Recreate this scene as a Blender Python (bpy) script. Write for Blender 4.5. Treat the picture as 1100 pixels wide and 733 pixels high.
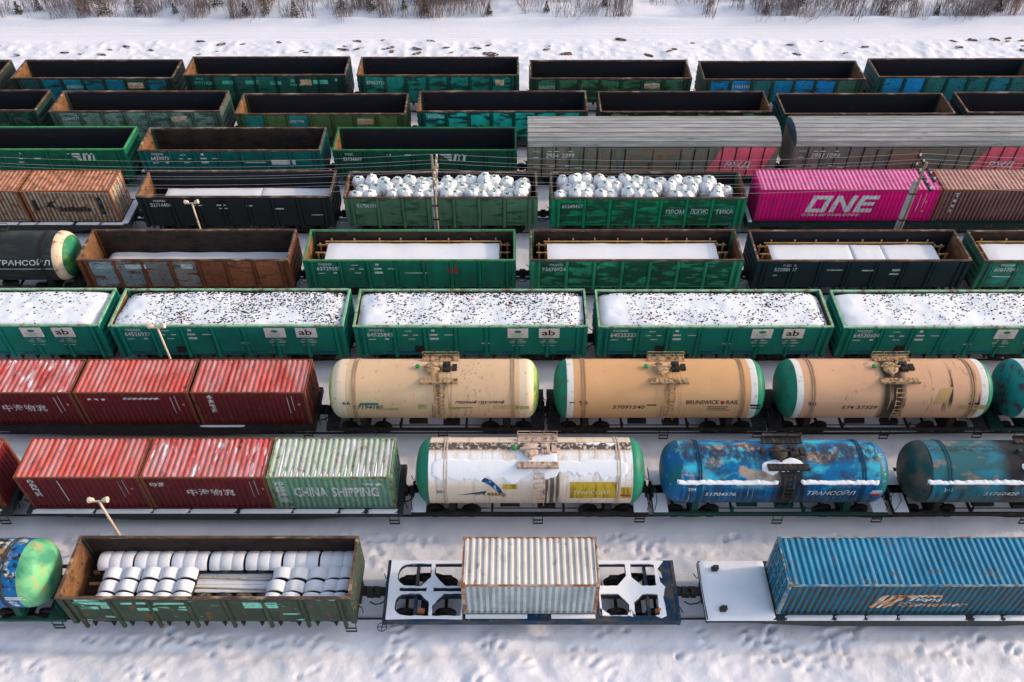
import bpy, bmesh, math, random
import numpy as np
from mathutils import Vector, Matrix
random.seed(7)
R = math.radians
scene = bpy.context.scene
for o in list(bpy.data.objects): bpy.data.objects.remove(o)

# ------------------------------------------------------------------ camera
CAM_H, PITCH, ROLL, YAW, FPX = 37.9, R(45.52), R(-0.1925), R(0.2218), 921.2
cam_data = bpy.data.cameras.new('camera'); cam = bpy.data.objects.new('camera', cam_data)
scene.collection.objects.link(cam); scene.camera = cam
cam_data.sensor_width = 36.0; cam_data.lens = FPX / 1100 * 36.0
cam_data.clip_start = 0.5; cam_data.clip_end = 6000
_f = Vector((-math.sin(YAW) * math.cos(PITCH), math.cos(YAW) * math.cos(PITCH), -math.sin(PITCH)))
_r = Vector((math.cos(YAW), math.sin(YAW), 0)); _u = _r.cross(_f)
_c, _s = math.cos(ROLL), math.sin(ROLL)
_r2 = _r * _c + _u * _s; _u2 = _u * _c - _r * _s
cam.matrix_world = Matrix(((_r2.x, _u2.x, -_f.x, 0), (_r2.y, _u2.y, -_f.y, 0), (_r2.z, _u2.z, -_f.z, CAM_H), (0, 0, 0, 1)))

# ------------------------------------------------------------------ sky, sun, exposure
SUN_EL, SUN_AZ = R(21), R(6.5)            # azimuth from +x towards +y: from the right, a little from behind
sdir = Vector((math.cos(SUN_EL) * math.cos(SUN_AZ), math.cos(SUN_EL) * math.sin(SUN_AZ), math.sin(SUN_EL)))
world = bpy.data.worlds.new('World'); scene.world = world; world.use_nodes = True
wn = world.node_tree.nodes; wl = world.node_tree.links; wn.clear()
sky = wn.new('ShaderNodeTexSky'); sky.sky_type = 'NISHITA'; sky.sun_disc = False
sky.sun_elevation = SUN_EL; sky.sun_rotation = math.atan2(sdir.x, sdir.y)
sky.air_density = 1.0; sky.dust_density = 2.2; sky.ozone_density = 1.0
bg = wn.new('ShaderNodeBackground'); bg.inputs[1].default_value = 0.15
wo = wn.new('ShaderNodeOutputWorld'); hz = wn.new('ShaderNodeHueSaturation'); hz.inputs['Saturation'].default_value = 0.7      # hazy, paler sky all over
wl.new(sky.outputs[0], hz.inputs['Color']); wl.new(hz.outputs[0], bg.inputs[0]); wl.new(bg.outputs[0], wo.inputs[0])
sl = bpy.data.lights.new('sun', 'SUN'); sl.energy = 1.1; sl.angle = R(2.5); sl.color = (1.0, 0.76, 0.52)
sun = bpy.data.objects.new('sun', sl); scene.collection.objects.link(sun); sun.location = (60, 20, 60)
sun.rotation_euler = sdir.to_track_quat('Z', 'Y').to_euler()
scene.view_settings.view_transform = 'Standard'; scene.view_settings.look = 'None'
scene.view_settings.gamma = 1.0; scene.view_settings.use_curve_mapping = False
scene.view_settings.exposure = 1.08

# ------------------------------------------------------------------ helpers
COL = scene.collection
def new_obj(name, data, parent=None, loc=(0, 0, 0), rot=(0, 0, 0)):
    o = bpy.data.objects.new(name, data); COL.objects.link(o)
    o.location = loc; o.rotation_euler = rot
    if parent: o.parent = parent
    return o
def thing(name, label, cat, loc=(0, 0, 0), group=None, rotz=0):
    o = new_obj(name, None, None, loc, (0, 0, rotz)); o.empty_display_size = 0.3
    o['label'] = label; o['category'] = cat
    if group: o['group'] = group
    return o
def tag(o, label, cat, group=None):
    o['label'] = label; o['category'] = cat
    if group: o['group'] = group
    return o
def put(name, me, mat, parent=None, loc=(0, 0, 0), rot=(0, 0, 0)):
    """link a (possibly shared) mesh with a material of its own"""
    o = new_obj(name, me, parent, loc, rot)
    if not me.materials: me.materials.append(None)
    s = o.material_slots[0]; s.link = 'OBJECT'; s.material = mat
    return o
class MB:
    def __init__(self): self.v = []; self.f = []
    def add(self, v, f):
        n = len(self.v); self.v += [tuple(p) for p in v]; self.f += [tuple(i + n for i in q) for q in f]; return self
    def box(self, x0, x1, y0, y1, z0, z1):
        return self.add([(x0, y0, z0), (x1, y0, z0), (x1, y1, z0), (x0, y1, z0), (x0, y0, z1), (x1, y0, z1), (x1, y1, z1), (x0, y1, z1)],
                        [(3, 2, 1, 0), (4, 5, 6, 7), (0, 1, 5, 4), (1, 2, 6, 5), (2, 3, 7, 6), (3, 0, 4, 7)])
    def beam(self, p, q, w, h=None):
        h = h or w; p = Vector(p); q = Vector(q); d = (q - p).normalized()
        a = Vector((0, 0, 1)) if abs(d.z) < 0.95 else Vector((1, 0, 0))
        s = d.cross(a).normalized() * w / 2; t = s.cross(d).normalized() * h / 2
        return self.add([p - s - t, p + s - t, p + s + t, p - s + t, q - s - t, q + s - t, q + s + t, q - s + t],
                        [(0, 1, 2, 3), (7, 6, 5, 4), (4, 5, 1, 0), (5, 6, 2, 1), (6, 7, 3, 2), (7, 4, 0, 3)])
    def tube(self, pts, r, n=6, r1=None, cap=True):
        pts = [Vector(p) for p in pts]; k = len(pts); rings = []
        for i, p in enumerate(pts):
            d = (pts[min(i + 1, k - 1)] - pts[max(i - 1, 0)]).normalized()
            a = Vector((0, 0, 1)) if abs(d.z) < 0.9 else Vector((1, 0, 0))
            s = d.cross(a).normalized(); t = s.cross(d)
            rr = r if r1 is None else r + (r1 - r) * i / (k - 1)
            rings += [p + (s * math.cos(2 * math.pi * j / n) + t * math.sin(2 * math.pi * j / n)) * rr for j in range(n)]
        f = [(i * n + j, i * n + (j + 1) % n, (i + 1) * n + (j + 1) % n, (i + 1) * n + j) for i in range(k - 1) for j in range(n)]
        if cap: f += [tuple(range(n - 1, -1, -1)), tuple((k - 1) * n + j for j in range(n))]
        return self.add(rings, f)
    def lathe(self, prof, n=24, axis='x', c=(0, 0, 0), a0=0.0, a1=2 * math.pi):
        full = abs(a1 - a0 - 2 * math.pi) < 1e-6; m = n if full else n + 1; v = []
        for (h, r) in prof:
            for j in range(m):
                a = a0 + (a1 - a0) * j / n; p, q = -math.sin(a) * r, math.cos(a) * r
                v.append({'x': (c[0] + h, c[1] + p, c[2] + q), 'y': (c[0] + p, c[1] + h, c[2] + q), 'z': (c[0] + p, c[1] + q, c[2] + h)}[axis])
        f = []
        for i in range(len(prof) - 1):
            for j in range(n):
                j2 = (j + 1) % m
                f.append((i * m + j, (i + 1) * m + j, (i + 1) * m + j2, i * m + j2))
        return self.add(v, f)
    def prism_y(self, poly, y0, y1):
        n = len(poly); v = [(x, y0, z) for x, z in poly] + [(x, y1, z) for x, z in poly]
        return self.add(v, [tuple(range(n)), tuple(range(2 * n - 1, n - 1, -1))] + [(i, i + n, (i + 1) % n + n, (i + 1) % n) for i in range(n)])
    def prism_x(self, poly, x0, x1):
        n = len(poly); v = [(x0, y, z) for y, z in poly] + [(x1, y, z) for y, z in poly]
        return self.add(v, [tuple(range(n)), tuple(range(2 * n - 1, n - 1, -1))] + [(i, i + n, (i + 1) % n + n, (i + 1) % n) for i in range(n)])
    def prism_z(self, poly, z0, z1):
        n = len(poly); v = [(x, y, z0) for x, y in poly] + [(x, y, z1) for x, y in poly]
        return self.add(v, [tuple(range(n - 1, -1, -1)), tuple(range(n, 2 * n))] + [(i, (i + 1) % n, (i + 1) % n + n, i + n) for i in range(n)])
    def mesh(self, name='shape', smooth=None, fix=True):
        me = bpy.data.meshes.new(name); me.from_pydata(self.v, [], self.f)
        if fix:
            bm = bmesh.new(); bm.from_mesh(me); bmesh.ops.recalc_face_normals(bm, faces=bm.faces); bm.to_mesh(me); bm.free()
        if smooth is not None:
            me.shade_smooth(); me.set_sharp_from_angle(angle=R(smooth))
        me.materials.append(None); return me
_cache = {}
def cached(key, fn):
    if key not in _cache: _cache[key] = fn()
    return _cache[key]
def grid_mesh(X, Y, Z, name='sheet'):
    """numpy grids -> one mesh, smooth"""
    ny, nx = Z.shape; me = bpy.data.meshes.new(name)
    co = np.stack([X, Y, Z], -1).reshape(-1, 3).astype(np.float32)
    idx = np.arange(ny * nx).reshape(ny, nx)
    q = np.stack([idx[:-1, :-1], idx[:-1, 1:], idx[1:, 1:], idx[1:, :-1]], -1).reshape(-1, 4)
    me.vertices.add(len(co)); me.vertices.foreach_set('co', co.ravel())
    me.loops.add(q.size); me.loops.foreach_set('vertex_index', q.ravel().astype(np.int32))
    me.polygons.add(len(q)); me.polygons.foreach_set('loop_start', np.arange(0, q.size, 4, dtype=np.int32))
    me.polygons.foreach_set('loop_total', np.full(len(q), 4, np.int32))
    me.update(calc_edges=True); me.shade_smooth(); me.materials.append(None); return me
def vnoise(x, y, s, seed):
    g = np.random.RandomState(seed).rand(256, 256); x = x / s + 1000.3; y = y / s + 1000.7
    xi = np.floor(x).astype(int); yi = np.floor(y).astype(int); fx = x - xi; fy = y - yi
    fx = fx * fx * (3 - 2 * fx); fy = fy * fy * (3 - 2 * fy)
    a = g[xi % 256, yi % 256]; b = g[(xi + 1) % 256, yi % 256]; c = g[xi % 256, (yi + 1) % 256]; d = g[(xi + 1) % 256, (yi + 1) % 256]
    return (a * (1 - fx) + b * fx) * (1 - fy) + (c * (1 - fx) + d * fx) * fy - 0.5

# ------------------------------------------------------------------ lettering
def text_bm(body, size, shear=0.0, bold=0.0, sx=1.0):
    cu = bpy.data.curves.new('t', 'FONT'); cu.body = body; cu.size = size; cu.resolution_u = 2; cu.shear = shear; cu.offset = bold
    ob = bpy.data.objects.new('t', cu); COL.objects.link(ob)
    me = bpy.data.meshes.new_from_object(ob)
    bpy.data.objects.remove(ob); bpy.data.curves.remove(cu)
    bm = bmesh.new(); bm.from_mesh(me); bpy.data.meshes.remove(me)
    for v in bm.verts: v.co.x *= sx
    return bm
def text_fit(body, w, h, shear=0.0, bold=0.0):
    bm = text_bm(body.replace('Й', 'И'), 1.0, shear, bold)
    if 'Й' in body:                                   # its breve as a small bar
        b2 = text_bm(body.split('Й')[0] + 'И', 1.0, shear, bold); xr = max(v.co.x for v in b2.verts); top = max(v.co.y for v in b2.verts); b2.free()
        bm.faces.new([bm.verts.new((xr - dx, top + dy, 0)) for dx, dy in ((.52, .07), (.18, .07), (.14, .15), (.56, .15))])
    xs = [v.co.x for v in bm.verts]; ys = [v.co.y for v in bm.verts]
    a, b, c, d = min(xs), max(xs), min(ys), max(ys)
    for v in bm.verts: v.co.x = (v.co.x - a) / (b - a) * w; v.co.y = (v.co.y - c) / (d - c) * h
    return bm
def curve_fill(polys):
    """filled 2D outline (holes allowed) -> bmesh in xy"""
    cu = bpy.data.curves.new('c', 'CURVE'); cu.dimensions = '2D'; cu.fill_mode = 'BOTH'
    for p in polys:
        s = cu.splines.new('POLY'); s.points.add(len(p) - 1); s.use_cyclic_u = True
        for k, (x, y) in enumerate(p): s.points[k].co = (x, y, 0, 1)
    ob = bpy.data.objects.new('c', cu); COL.objects.link(ob)
    me = bpy.data.meshes.new_from_object(ob); bpy.data.objects.remove(ob); bpy.data.curves.remove(cu)
    bm = bmesh.new(); bm.from_mesh(me); bpy.data.meshes.remove(me); return bm
def cut(bm, axis, vals):
    n = Vector((1, 0, 0)) if axis == 'x' else Vector((0, 1, 0))
    for t in vals:
        bmesh.ops.bisect_plane(bm, geom=bm.verts[:] + bm.edges[:] + bm.faces[:], plane_co=n * t, plane_no=n)
def bm_mesh(bms, fn=None, name='lettering'):
    """bms: list of (bmesh, u0, v0); fn maps (u, v) -> xyz; joined into one mesh"""
    V = []; F = []
    for bm, u0, v0 in bms:
        n = len(V); bm.verts.ensure_lookup_table(); bm.verts.index_update()
        V += [fn(v.co.x + u0, v.co.y + v0) for v in bm.verts]
        F += [tuple(w.index + n for w in f.verts) for f in bm.faces]; bm.free()
    me = bpy.data.meshes.new(name); me.from_pydata(V, [], F); me.materials.append(None); return me
def rect_bm(w, h, sh=0.0):
    bm = bmesh.new(); vs = [bm.verts.new(p) for p in ((0, 0, 0), (w, 0, 0), (w + sh, h, 0), (sh, h, 0))]; bm.faces.new(vs); return bm
def poly_bm(pts):
    bm = bmesh.new(); bm.faces.new([bm.verts.new((x, y, 0)) for x, y in pts]); return bm

# ------------------------------------------------------------------ materials
def lin(c): return tuple((x / 255 / 12.92) if x / 255 <= 0.04045 else ((x / 255 + 0.055) / 1.055) ** 2.4 for x in c)
def A(r, g, b, k=2.4):            # a colour seen in open shade -> base colour
    return tuple(min(0.85, max(0.003, x * k * 0.58)) for x in lin((r, g, b)))
def MAT(name, base, rough=0.6, layers=(), bump=None, rnd=True, metallic=0.0, spec=0.15):
    """layers: dict(col, s=(sx,sy,sz), t=threshold, w=softness, a=amount, d=detail, seed, m=(axis, lo, hi) fade by object coordinate)"""
    m = bpy.data.materials.new(name); m.use_nodes = True; nt = m.node_tree; N = nt.nodes; L = nt.links
    p = N['Principled BSDF']; p.inputs['Roughness'].default_value = rough; p.inputs['Metallic'].default_value = metallic
    p.inputs['Specular IOR Level'].default_value = spec
    tc = N.new('ShaderNodeTexCoord'); src = tc.outputs['Object']
    if rnd:
        oi = N.new('ShaderNodeObjectInfo'); mu = N.new('ShaderNodeMath'); mu.operation = 'MULTIPLY'; mu.inputs[1].default_value = 173.0
        L.new(oi.outputs['Random'], mu.inputs[0])
        ad = N.new('ShaderNodeVectorMath'); ad.operation = 'ADD'; L.new(src, ad.inputs[0]); L.new(mu.outputs[0], ad.inputs[1]); nsrc = ad.outputs[0]
    else: nsrc = src
    rgb = N.new('ShaderNodeRGB'); rgb.outputs[0].default_value = (*base, 1); col = rgb.outputs[0]
    sep = None
    for k, l in enumerate(layers):
        mp = N.new('ShaderNodeMapping'); mp.inputs['Scale'].default_value = l.get('s', (1, 1, 1)); mp.inputs['Location'].default_value = (l.get('seed', k) * 7.3, l.get('seed', k) * 3.1, k * 5.7)
        L.new(nsrc, mp.inputs[0])
        no = N.new('ShaderNodeTexNoise'); no.inputs['Scale'].default_value = 1.0; no.inputs['Detail'].default_value = l.get('d', 4); no.inputs['Roughness'].default_value = l.get('r', 0.6)
        L.new(mp.outputs[0], no.inputs['Vector'])
        mr = N.new('ShaderNodeMapRange'); t, w = l.get('t', 0.5), l.get('w', 0.08)
        mr.inputs['From Min'].default_value = t - w; mr.inputs['From Max'].default_value = t + w
        mr.inputs['To Max'].default_value = l.get('a', 1.0); L.new(no.outputs[0], mr.inputs['Value']); fac = mr.outputs[0]
        if 'stripe' in l:      # (pitch, lo, hi): only on that share of each corrugation
            if sep is None: sep = N.new('ShaderNodeSeparateXYZ'); L.new(src, sep.inputs[0])
            pit, lo, hi = l['stripe']; dv = N.new('ShaderNodeMath'); dv.operation = 'DIVIDE'; dv.inputs[1].default_value = pit; L.new(sep.outputs[0], dv.inputs[0])
            fc = N.new('ShaderNodeMath'); fc.operation = 'FLOORED_MODULO'; fc.inputs[1].default_value = 1.0; L.new(dv.outputs[0], fc.inputs[0])
            cm = N.new('ShaderNodeMath'); cm.operation = 'COMPARE'; cm.inputs[1].default_value = (lo + hi) / 2; cm.inputs[2].default_value = (hi - lo) / 2; L.new(fc.outputs[0], cm.inputs[0])
            mm = N.new('ShaderNodeMath'); mm.operation = 'MULTIPLY'; L.new(fac, mm.inputs[0]); L.new(cm.outputs[0], mm.inputs[1]); fac = mm.outputs[0]
        for (ax, lo, hi) in l.get('m', ()):
            if sep is None: sep = N.new('ShaderNodeSeparateXYZ'); L.new(src, sep.inputs[0])
            fr = N.new('ShaderNodeMapRange'); fr.inputs['From Min'].default_value = lo; fr.inputs['From Max'].default_value = hi
            L.new(sep.outputs['XYZ'.index(ax)], fr.inputs['Value'])
            mm = N.new('ShaderNodeMath'); mm.operation = 'MULTIPLY'; L.new(fac, mm.inputs[0]); L.new(fr.outputs[0], mm.inputs[1]); fac = mm.outputs[0]
        mx = N.new('ShaderNodeMix'); mx.data_type = 'RGBA'; L.new(fac, mx.inputs['Factor']); L.new(col, mx.inputs['A']); mx.inputs['B'].default_value = (*l['col'], 1)
        col = mx.outputs['Result']
    L.new(col, p.inputs['Base Color'])
    if bump:
        no = N.new('ShaderNodeTexNoise'); no.inputs['Scale'].default_value = bump[0]; no.inputs['Detail'].default_value = 5
        L.new(nsrc, no.inputs['Vector'])
        b = N.new('ShaderNodeBump'); b.inputs['Strength'].default_value = bump[1]; b.inputs['Distance'].default_value = bump[2]
        L.new(no.outputs[0], b.inputs['Height']); L.new(b.outputs[0], p.inputs['Normal'])
    return m
def mul(c, k): return tuple(min(0.9, x * k) for x in c)
RUST = (0.17, 0.065, 0.025); RUSTD = (0.06, 0.03, 0.018); GRIME = (0.022, 0.02, 0.02)
def paint(name, base, patch=None, pt=0.56, rust=0.66, grime=0.55, rough=0.55, ga=0.45, chips=None):
    ly = [dict(col=mul(base, 0.62), s=(0.5, 0.5, 0.9), t=0.52, w=0.2, a=0.8)]
    if patch: ly.append(dict(col=patch, s=(0.75, 1, 2.6), t=pt, w=0.03, d=5, seed=3, a=0.9))
    if chips: ly.append(dict(col=chips, s=(5, 5, 9), t=0.6, w=0.03, d=6, seed=9, a=0.8))
    ly.append(dict(col=GRIME, s=(2.2, 2.2, 0.35), t=grime, w=0.15, a=ga, seed=5))
    ly.append(dict(col=RUST, s=(2.5, 2.5, 1.6), t=rust, w=0.05, d=7, seed=7, a=0.85))
    return MAT(name, base, rough, ly, bump=(9, 0.25, 0.01))
SNOW = MAT('snow', (0.745, 0.725, 0.765), 0.75, [dict(col=(0.68, 0.67, 0.73), s=(0.35, 0.35, 0.35), t=0.55, w=0.2, a=0.5), dict(col=(0.42, 0.38, 0.36), s=(2.2, 2.2, 2.2), t=0.74, w=0.04, d=8, a=0.45)], bump=(4.5, 0.5, 0.06), spec=0.2)
SNOWC = MAT('snow_on_things', (0.77, 0.76, 0.785), 0.75, [dict(col=(0.68, 0.69, 0.74), s=(0.8, 0.8, 0.8), t=0.55, w=0.2, a=0.5), dict(col=(0.3, 0.27, 0.25), s=(6, 6, 6), t=0.73, w=0.03, d=6, a=0.5)], bump=(4, 0.4, 0.04), spec=0.2)
STEEL = MAT('dark_running_gear', (0.020, 0.018, 0.018), 0.7, [dict(col=(0.05, 0.035, 0.025), s=(3, 3, 3), t=0.58, w=0.1, a=0.8), dict(col=(0.3, 0.3, 0.32), s=(5, 5, 5), t=0.74, w=0.04, a=0.6)], bump=(14, 0.3, 0.01))
RAILM = MAT('rail_steel', (0.035, 0.027, 0.024), 0.5, [dict(col=(0.09, 0.05, 0.03), s=(0.6, 3, 3), t=0.55, w=0.1)])
INNER = MAT('gondola_interior_dusty_shaded', (0.015, 0.0165, 0.023), 0.85, [dict(col=(0.022, 0.018, 0.020), s=(0.5, 0.5, 2.2), t=0.55, w=0.1, d=6), dict(col=(0.045, 0.028, 0.022), s=(1.3, 1.3, 4), t=0.66, w=0.05, d=6)], bump=(6, 0.5, 0.02))  # coal-dusty sides and floor, with their shade painted into the dark tone
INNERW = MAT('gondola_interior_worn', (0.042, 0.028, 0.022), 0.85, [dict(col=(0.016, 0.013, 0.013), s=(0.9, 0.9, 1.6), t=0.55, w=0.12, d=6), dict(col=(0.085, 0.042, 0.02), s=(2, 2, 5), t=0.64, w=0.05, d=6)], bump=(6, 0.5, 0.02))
INEND = MAT('gondola_end_rusty_sunlit', (0.21, 0.10, 0.04), 0.85, [dict(col=(0.12, 0.055, 0.03), s=(1.1, 1.1, 1.6), t=0.5, w=0.12, d=6), dict(col=(0.05, 0.03, 0.025), s=(2.5, 2.5, 3), t=0.6, w=0.06, d=6)], bump=(6, 0.5, 0.02))  # rusty ends, painted lighter than the side walls to carry the low sun
RIMR = MAT('rim_rust', (0.13, 0.075, 0.05), 0.7, [dict(col=(0.06, 0.035, 0.028), s=(1.5, 3, 3), t=0.5, w=0.1, d=6), dict(col=(0.34, 0.24, 0.17), s=(0.8, 3, 3), t=0.6, w=0.06, d=6)])
WHITE = MAT('white_lettering', (0.62, 0.62, 0.60), 0.6, [dict(col=(0.25, 0.27, 0.25), s=(4, 4, 4), t=0.58, w=0.1, d=6, a=0.6)])
DULLW = MAT('worn_lettering', (0.56, 0.60, 0.57), 0.6, [dict(col=(0.16, 0.19, 0.18), s=(5, 5, 5), t=0.55, w=0.1, d=6, a=0.7)])
BLACKL = MAT('black_lettering', (0.02, 0.02, 0.022), 0.6)
WOOD = MAT('yellow_timber', (0.50, 0.30, 0.12), 0.75, [dict(col=(0.30, 0.17, 0.07), s=(2, 6, 6), t=0.55, w=0.1)])
POLEW = MAT('weathered_pole_wood', (0.34, 0.25, 0.18), 0.85, [dict(col=(0.16, 0.12, 0.09), s=(14, 14, 0.8), t=0.5, w=0.12)], bump=(20, 0.4, 0.01))
CONC = MAT('pole_concrete', (0.38, 0.37, 0.36), 0.85, [dict(col=(0.25, 0.24, 0.23), s=(4, 4, 1), t=0.5, w=0.2)])
LAMPM = MAT('cream_lamp_metal', (0.62, 0.50, 0.38), 0.6, [dict(col=(0.35, 0.24, 0.16), s=(5, 5, 2), t=0.6, w=0.08)])
WIREM = MAT('wire_aluminium', (0.42, 0.42, 0.43), 0.45, metallic=0.3)

# ------------------------------------------------------------------ ground
ROWY = {1: 65.2, 2: 59.9, 3: 54.6, 4: 48.8, 5: 42.4, 6: 36.45, 7: 30.82, 8: 25.41, 9: 19.73}
def ground():
    out = np.array([-2500, -900, -350, -170, -100, -75]); xs = np.concatenate([out, np.arange(-62, 62.01, 0.16), -out[::-1]])
    ys = np.concatenate([[-900, -250, -80, -25, 0, 8], np.arange(13, 23.6, 0.10), np.arange(23.6, 66, 0.2), np.arange(66, 93, 0.14), [96, 104, 120, 170, 350, 900, 2500]])
    X, Y = np.meshgrid(xs, ys)
    fine = ((np.abs(X) < 63) & (Y > 12) & (Y < 94)).astype(float)
    Z = np.full_like(X, -0.10)
    Z += np.where(Y > 66, 0.03, 0.10) * vnoise(X, Y, 2.4, 1) * fine
    # free strips between the tracks: drifts and lumps, flatter between rails
    d = np.min([np.abs(Y - y) for y in ROWY.values()], axis=0)
    strip = np.clip((d - 1.0) / 0.9, 0, 1) * fine * (Y < 67.5)
    Xd = X + 0.55 * Y                                 # lumps run on a slant as the photograph's drifts
    lump = vnoise(Xd, Y * 0.6, 0.75, 2) + 0.5 * vnoise(X, Y, 0.36, 3)
    Z += strip * (0.06 + 0.10 * lump)
    near = np.clip((23.4 - Y) / 0.5, 0, 1) * fine
    clump = np.clip(vnoise(X, Y, 4.0, 4) * 3 + 0.7, 0.3, 1)
    ridge = np.clip(vnoise(X + 0.8 * Y, Y * 0.55, 0.62, 5) * 2.0, -0.45, 1)
    Z += near * strip * clump * (0.05 * ridge + 0.045 * vnoise(X, Y, 0.45, 26) + 0.03 * vnoise(X, Y, 0.22, 6))
    # bank in front of the nearest track
    b = np.clip((17.9 - Y) / 1.2, 0, 1) * fine
    Z += b * (0.03 + 0.06 * np.maximum(vnoise(X + 0.9 * Y, Y * 0.7, 0.55, 8), -0.2) + 0.03 * vnoise(X, Y, 0.25, 9))
    Z -= 0.07 * np.exp(-((Y - 17.35 - 0.12 * np.sin(X * 0.2)) / 0.28) ** 2) * fine
    Z += 0.05 * np.exp(-((Y - 17.0) / 0.16) ** 2) * vnoise(X, Y, 0.3, 10) * fine * 2
    # far side: rubbly bank, then the packed track with ruts, then rough rising snow
    fb = np.clip((Y - 67.2) / 1.0, 0, 1) * np.clip((77.7 - Y) / 1.2, 0, 1) * fine
    Z += fb * (0.12 + 0.20 * np.maximum(vnoise(X, Y, 1.5, 11), -0.25) + 0.15 * np.maximum(vnoise(X, Y, 0.5, 12), -0.1))
    rd = np.clip((Y - 77.0) / 0.6, 0, 1) * np.clip((80.6 - Y) / 0.6, 0, 1) * fine
    for yc, wd, dp in ((77.7, .2, .05), (78.2, .18, .04), (78.9, .2, .05), (79.5, .18, .05), (80.0, .2, .04)):
        Z -= rd * dp * np.exp(-((Y - yc - 0.15 * np.sin(X * 0.09 + yc)) / wd) ** 2)
    Z += rd * 0.02 * vnoise(X * 0.15, Y, 0.4, 13)
    Z += 0.42 * np.exp(-((Y - 81.0) / 0.55) ** 2) * fine * (1 + 0.8 * vnoise(X, Y, 3.0, 14))
    fr = np.clip((Y - 81.0) / 2.5, 0, 1)
    Z += fr * fine * (0.35 + 0.55 * vnoise(X, Y, 4.5, 15) + 0.25 * vnoise(X, Y, 1.1, 16))
    # footprints
    rs = np.random.RandomState(5)
    trails = [((-7.0, 23.3), (-5.2, 18.9), 12), ((-5.2, 18.8), (-5.8, 16.2), 12), ((-5.4, 18.9), (-5.0, 16.4), 9), ((-1.5, 23.2), (-0.2, 22.2), 6), ((5.8, 23.3), (6.8, 21.6), 10), ((7.5, 23.2), (7.0, 21.8), 7),
              ((16.2, 23.2), (17.6, 22.0), 8), ((8.7, 18.4), (9.2, 17.0), 7), ((10.6, 18.3), (10.9, 17.3), 5), ((14.9, 18.4), (13.4, 16.4), 9), ((15.6, 18.2), (15.0, 16.6), 6), ((19.0, 17.4), (22.0, 18.0), 8),
              ((-10, 23.2), (-4, 23.1), 26), ((-22, 23.0), (-12, 22.9), 18), ((-20, 17.9), (-8, 17.6), 28), ((2.5, 23.2), (5.5, 22.6), 9)]
    for k in range(60):
        xa, ya = rs.uniform(-28, 28), rs.uniform(21.8, 23.5) if k % 2 else rs.uniform(16.2, 18.2); trails.append(((xa, ya), (xa + rs.uniform(-1.5, 2.5), ya + rs.uniform(-1, .6)), rs.randint(3, 9)))
    for (xa, ya), (xb, yb), n in trails:
        for k in range(n):
            t = (k + 0.5) / n; cx = xa + (xb - xa) * t + rs.normal(0, .16); cy = ya + (yb - ya) * t + rs.normal(0, .13)
            a = 0.9 + rs.normal(0, .3); i0, i1 = np.searchsorted(xs, [cx - 1, cx + 1]); j0, j1 = np.searchsorted(ys, [cy - 1, cy + 1])
            dx = X[j0:j1, i0:i1] - cx; dy = Y[j0:j1, i0:i1] - cy
            u = dx * math.cos(a) + dy * math.sin(a); v = -dx * math.sin(a) + dy * math.cos(a)
            q = (u / 0.19) ** 2 + (v / 0.11) ** 2; q2 = (u / 0.36) ** 2 + (v / 0.26) ** 2
            Z[j0:j1, i0:i1] += 0.05 * np.exp(-q2) - 0.16 * np.exp(-q)
    # cleared flangeways beside the rails
    for y in ROWY.values():
        Z = np.where(np.abs(Y - y) < 1.05, np.minimum(Z, -0.07 - 0.0 * Z), Z)
    o = put('snow_ground', grid_mesh(X, Y, Z, 'snow_ground'), SNOW); o['kind'] = 'structure'
    return xs, ys, Z
GX, GY, GZ = ground()
def gz(x, y):
    i = min(max(np.searchsorted(GX, x), 1), len(GX) - 1); j = min(max(np.searchsorted(GY, y), 1), len(GY) - 1)
    return float(GZ[j, i])
def tracks():
    mr = MB(); mr.prism_x([(-.07, -.18), (.07, -.18), (.07, -.15), (.012, -.13), (.012, -.045), (.037, -.035), (.037, -.002), (-.037, -.002), (-.037, -.035), (-.012, -.045), (-.012, -.13), (-.07, -.15)], -70, 70)
    rail = mr.mesh('rail')
    ms = MB(); ms.box(-.12, .12, -1.35, 1.35, -.30, -.185); sl_ = ms.mesh('sleeper')
    for r, y in ROWY.items():
        t = new_obj('railway_track', None, None, (0, y, 0)); t['kind'] = 'structure'
        for s in (-1, 1): put('rail', rail, RAILM, t, (0, s * 0.797, 0))
tracks()

# ------------------------------------------------------------------ running gear shared by all wagons
def bogie_meshes():
    sf = MB()                                                           # cast side frame with its spring opening
    sf.prism_y([(-1.15, .40), (-1.15, .62), (-.75, .66), (-.45, .86), (.45, .86), (.75, .66), (1.15, .62), (1.15, .40), (.80, .38), (.50, .60), (.42, .30), (-.42, .30), (-.50, .60), (-.80, .38)], -.07, .07)
    for x in (-.25, 0, .25): sf.lathe([(0.32, 0), (0.32, .10), (.60, .10), (.60, 0)], 8, 'z', (x, 0, 0))
    for x in (-.925, .925): sf.box(x - .17, x + .17, -.12, .12, .36, .60)
    ws = MB()
    for s in (-1, 1): ws.lathe([(-.07, 0), (-.07, .475), (.045, .46), (.07, .50), (.08, .20), (.08, 0)], 20, 'y', (0, s * .80, .475))
    ws.lathe([(-.95, 0), (-.95, .08), (.95, .08), (.95, 0)], 10, 'y', (0, 0, .475))
    bo = MB(); bo.box(-.22, .22, -1.1, 1.1, .52, .86); bo.box(-.35, .35, -.3, .3, .84, .98)
    return sf.mesh('side_frame', 30), ws.mesh('wheelset', 30), bo.mesh('bolster')
SF, WS, BO = bogie_meshes()
def bogie(root, x):
    b = put('bogie', BO, STEEL, root, (x, 0, 0))
    for s in (-1, 1): put('side_frame', SF, STEEL, b, (0, s * 1.02, 0))
    for s in (-1, 1): put('wheelset', WS, STEEL, b, (s * .925, 0, 0))
    return b
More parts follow.
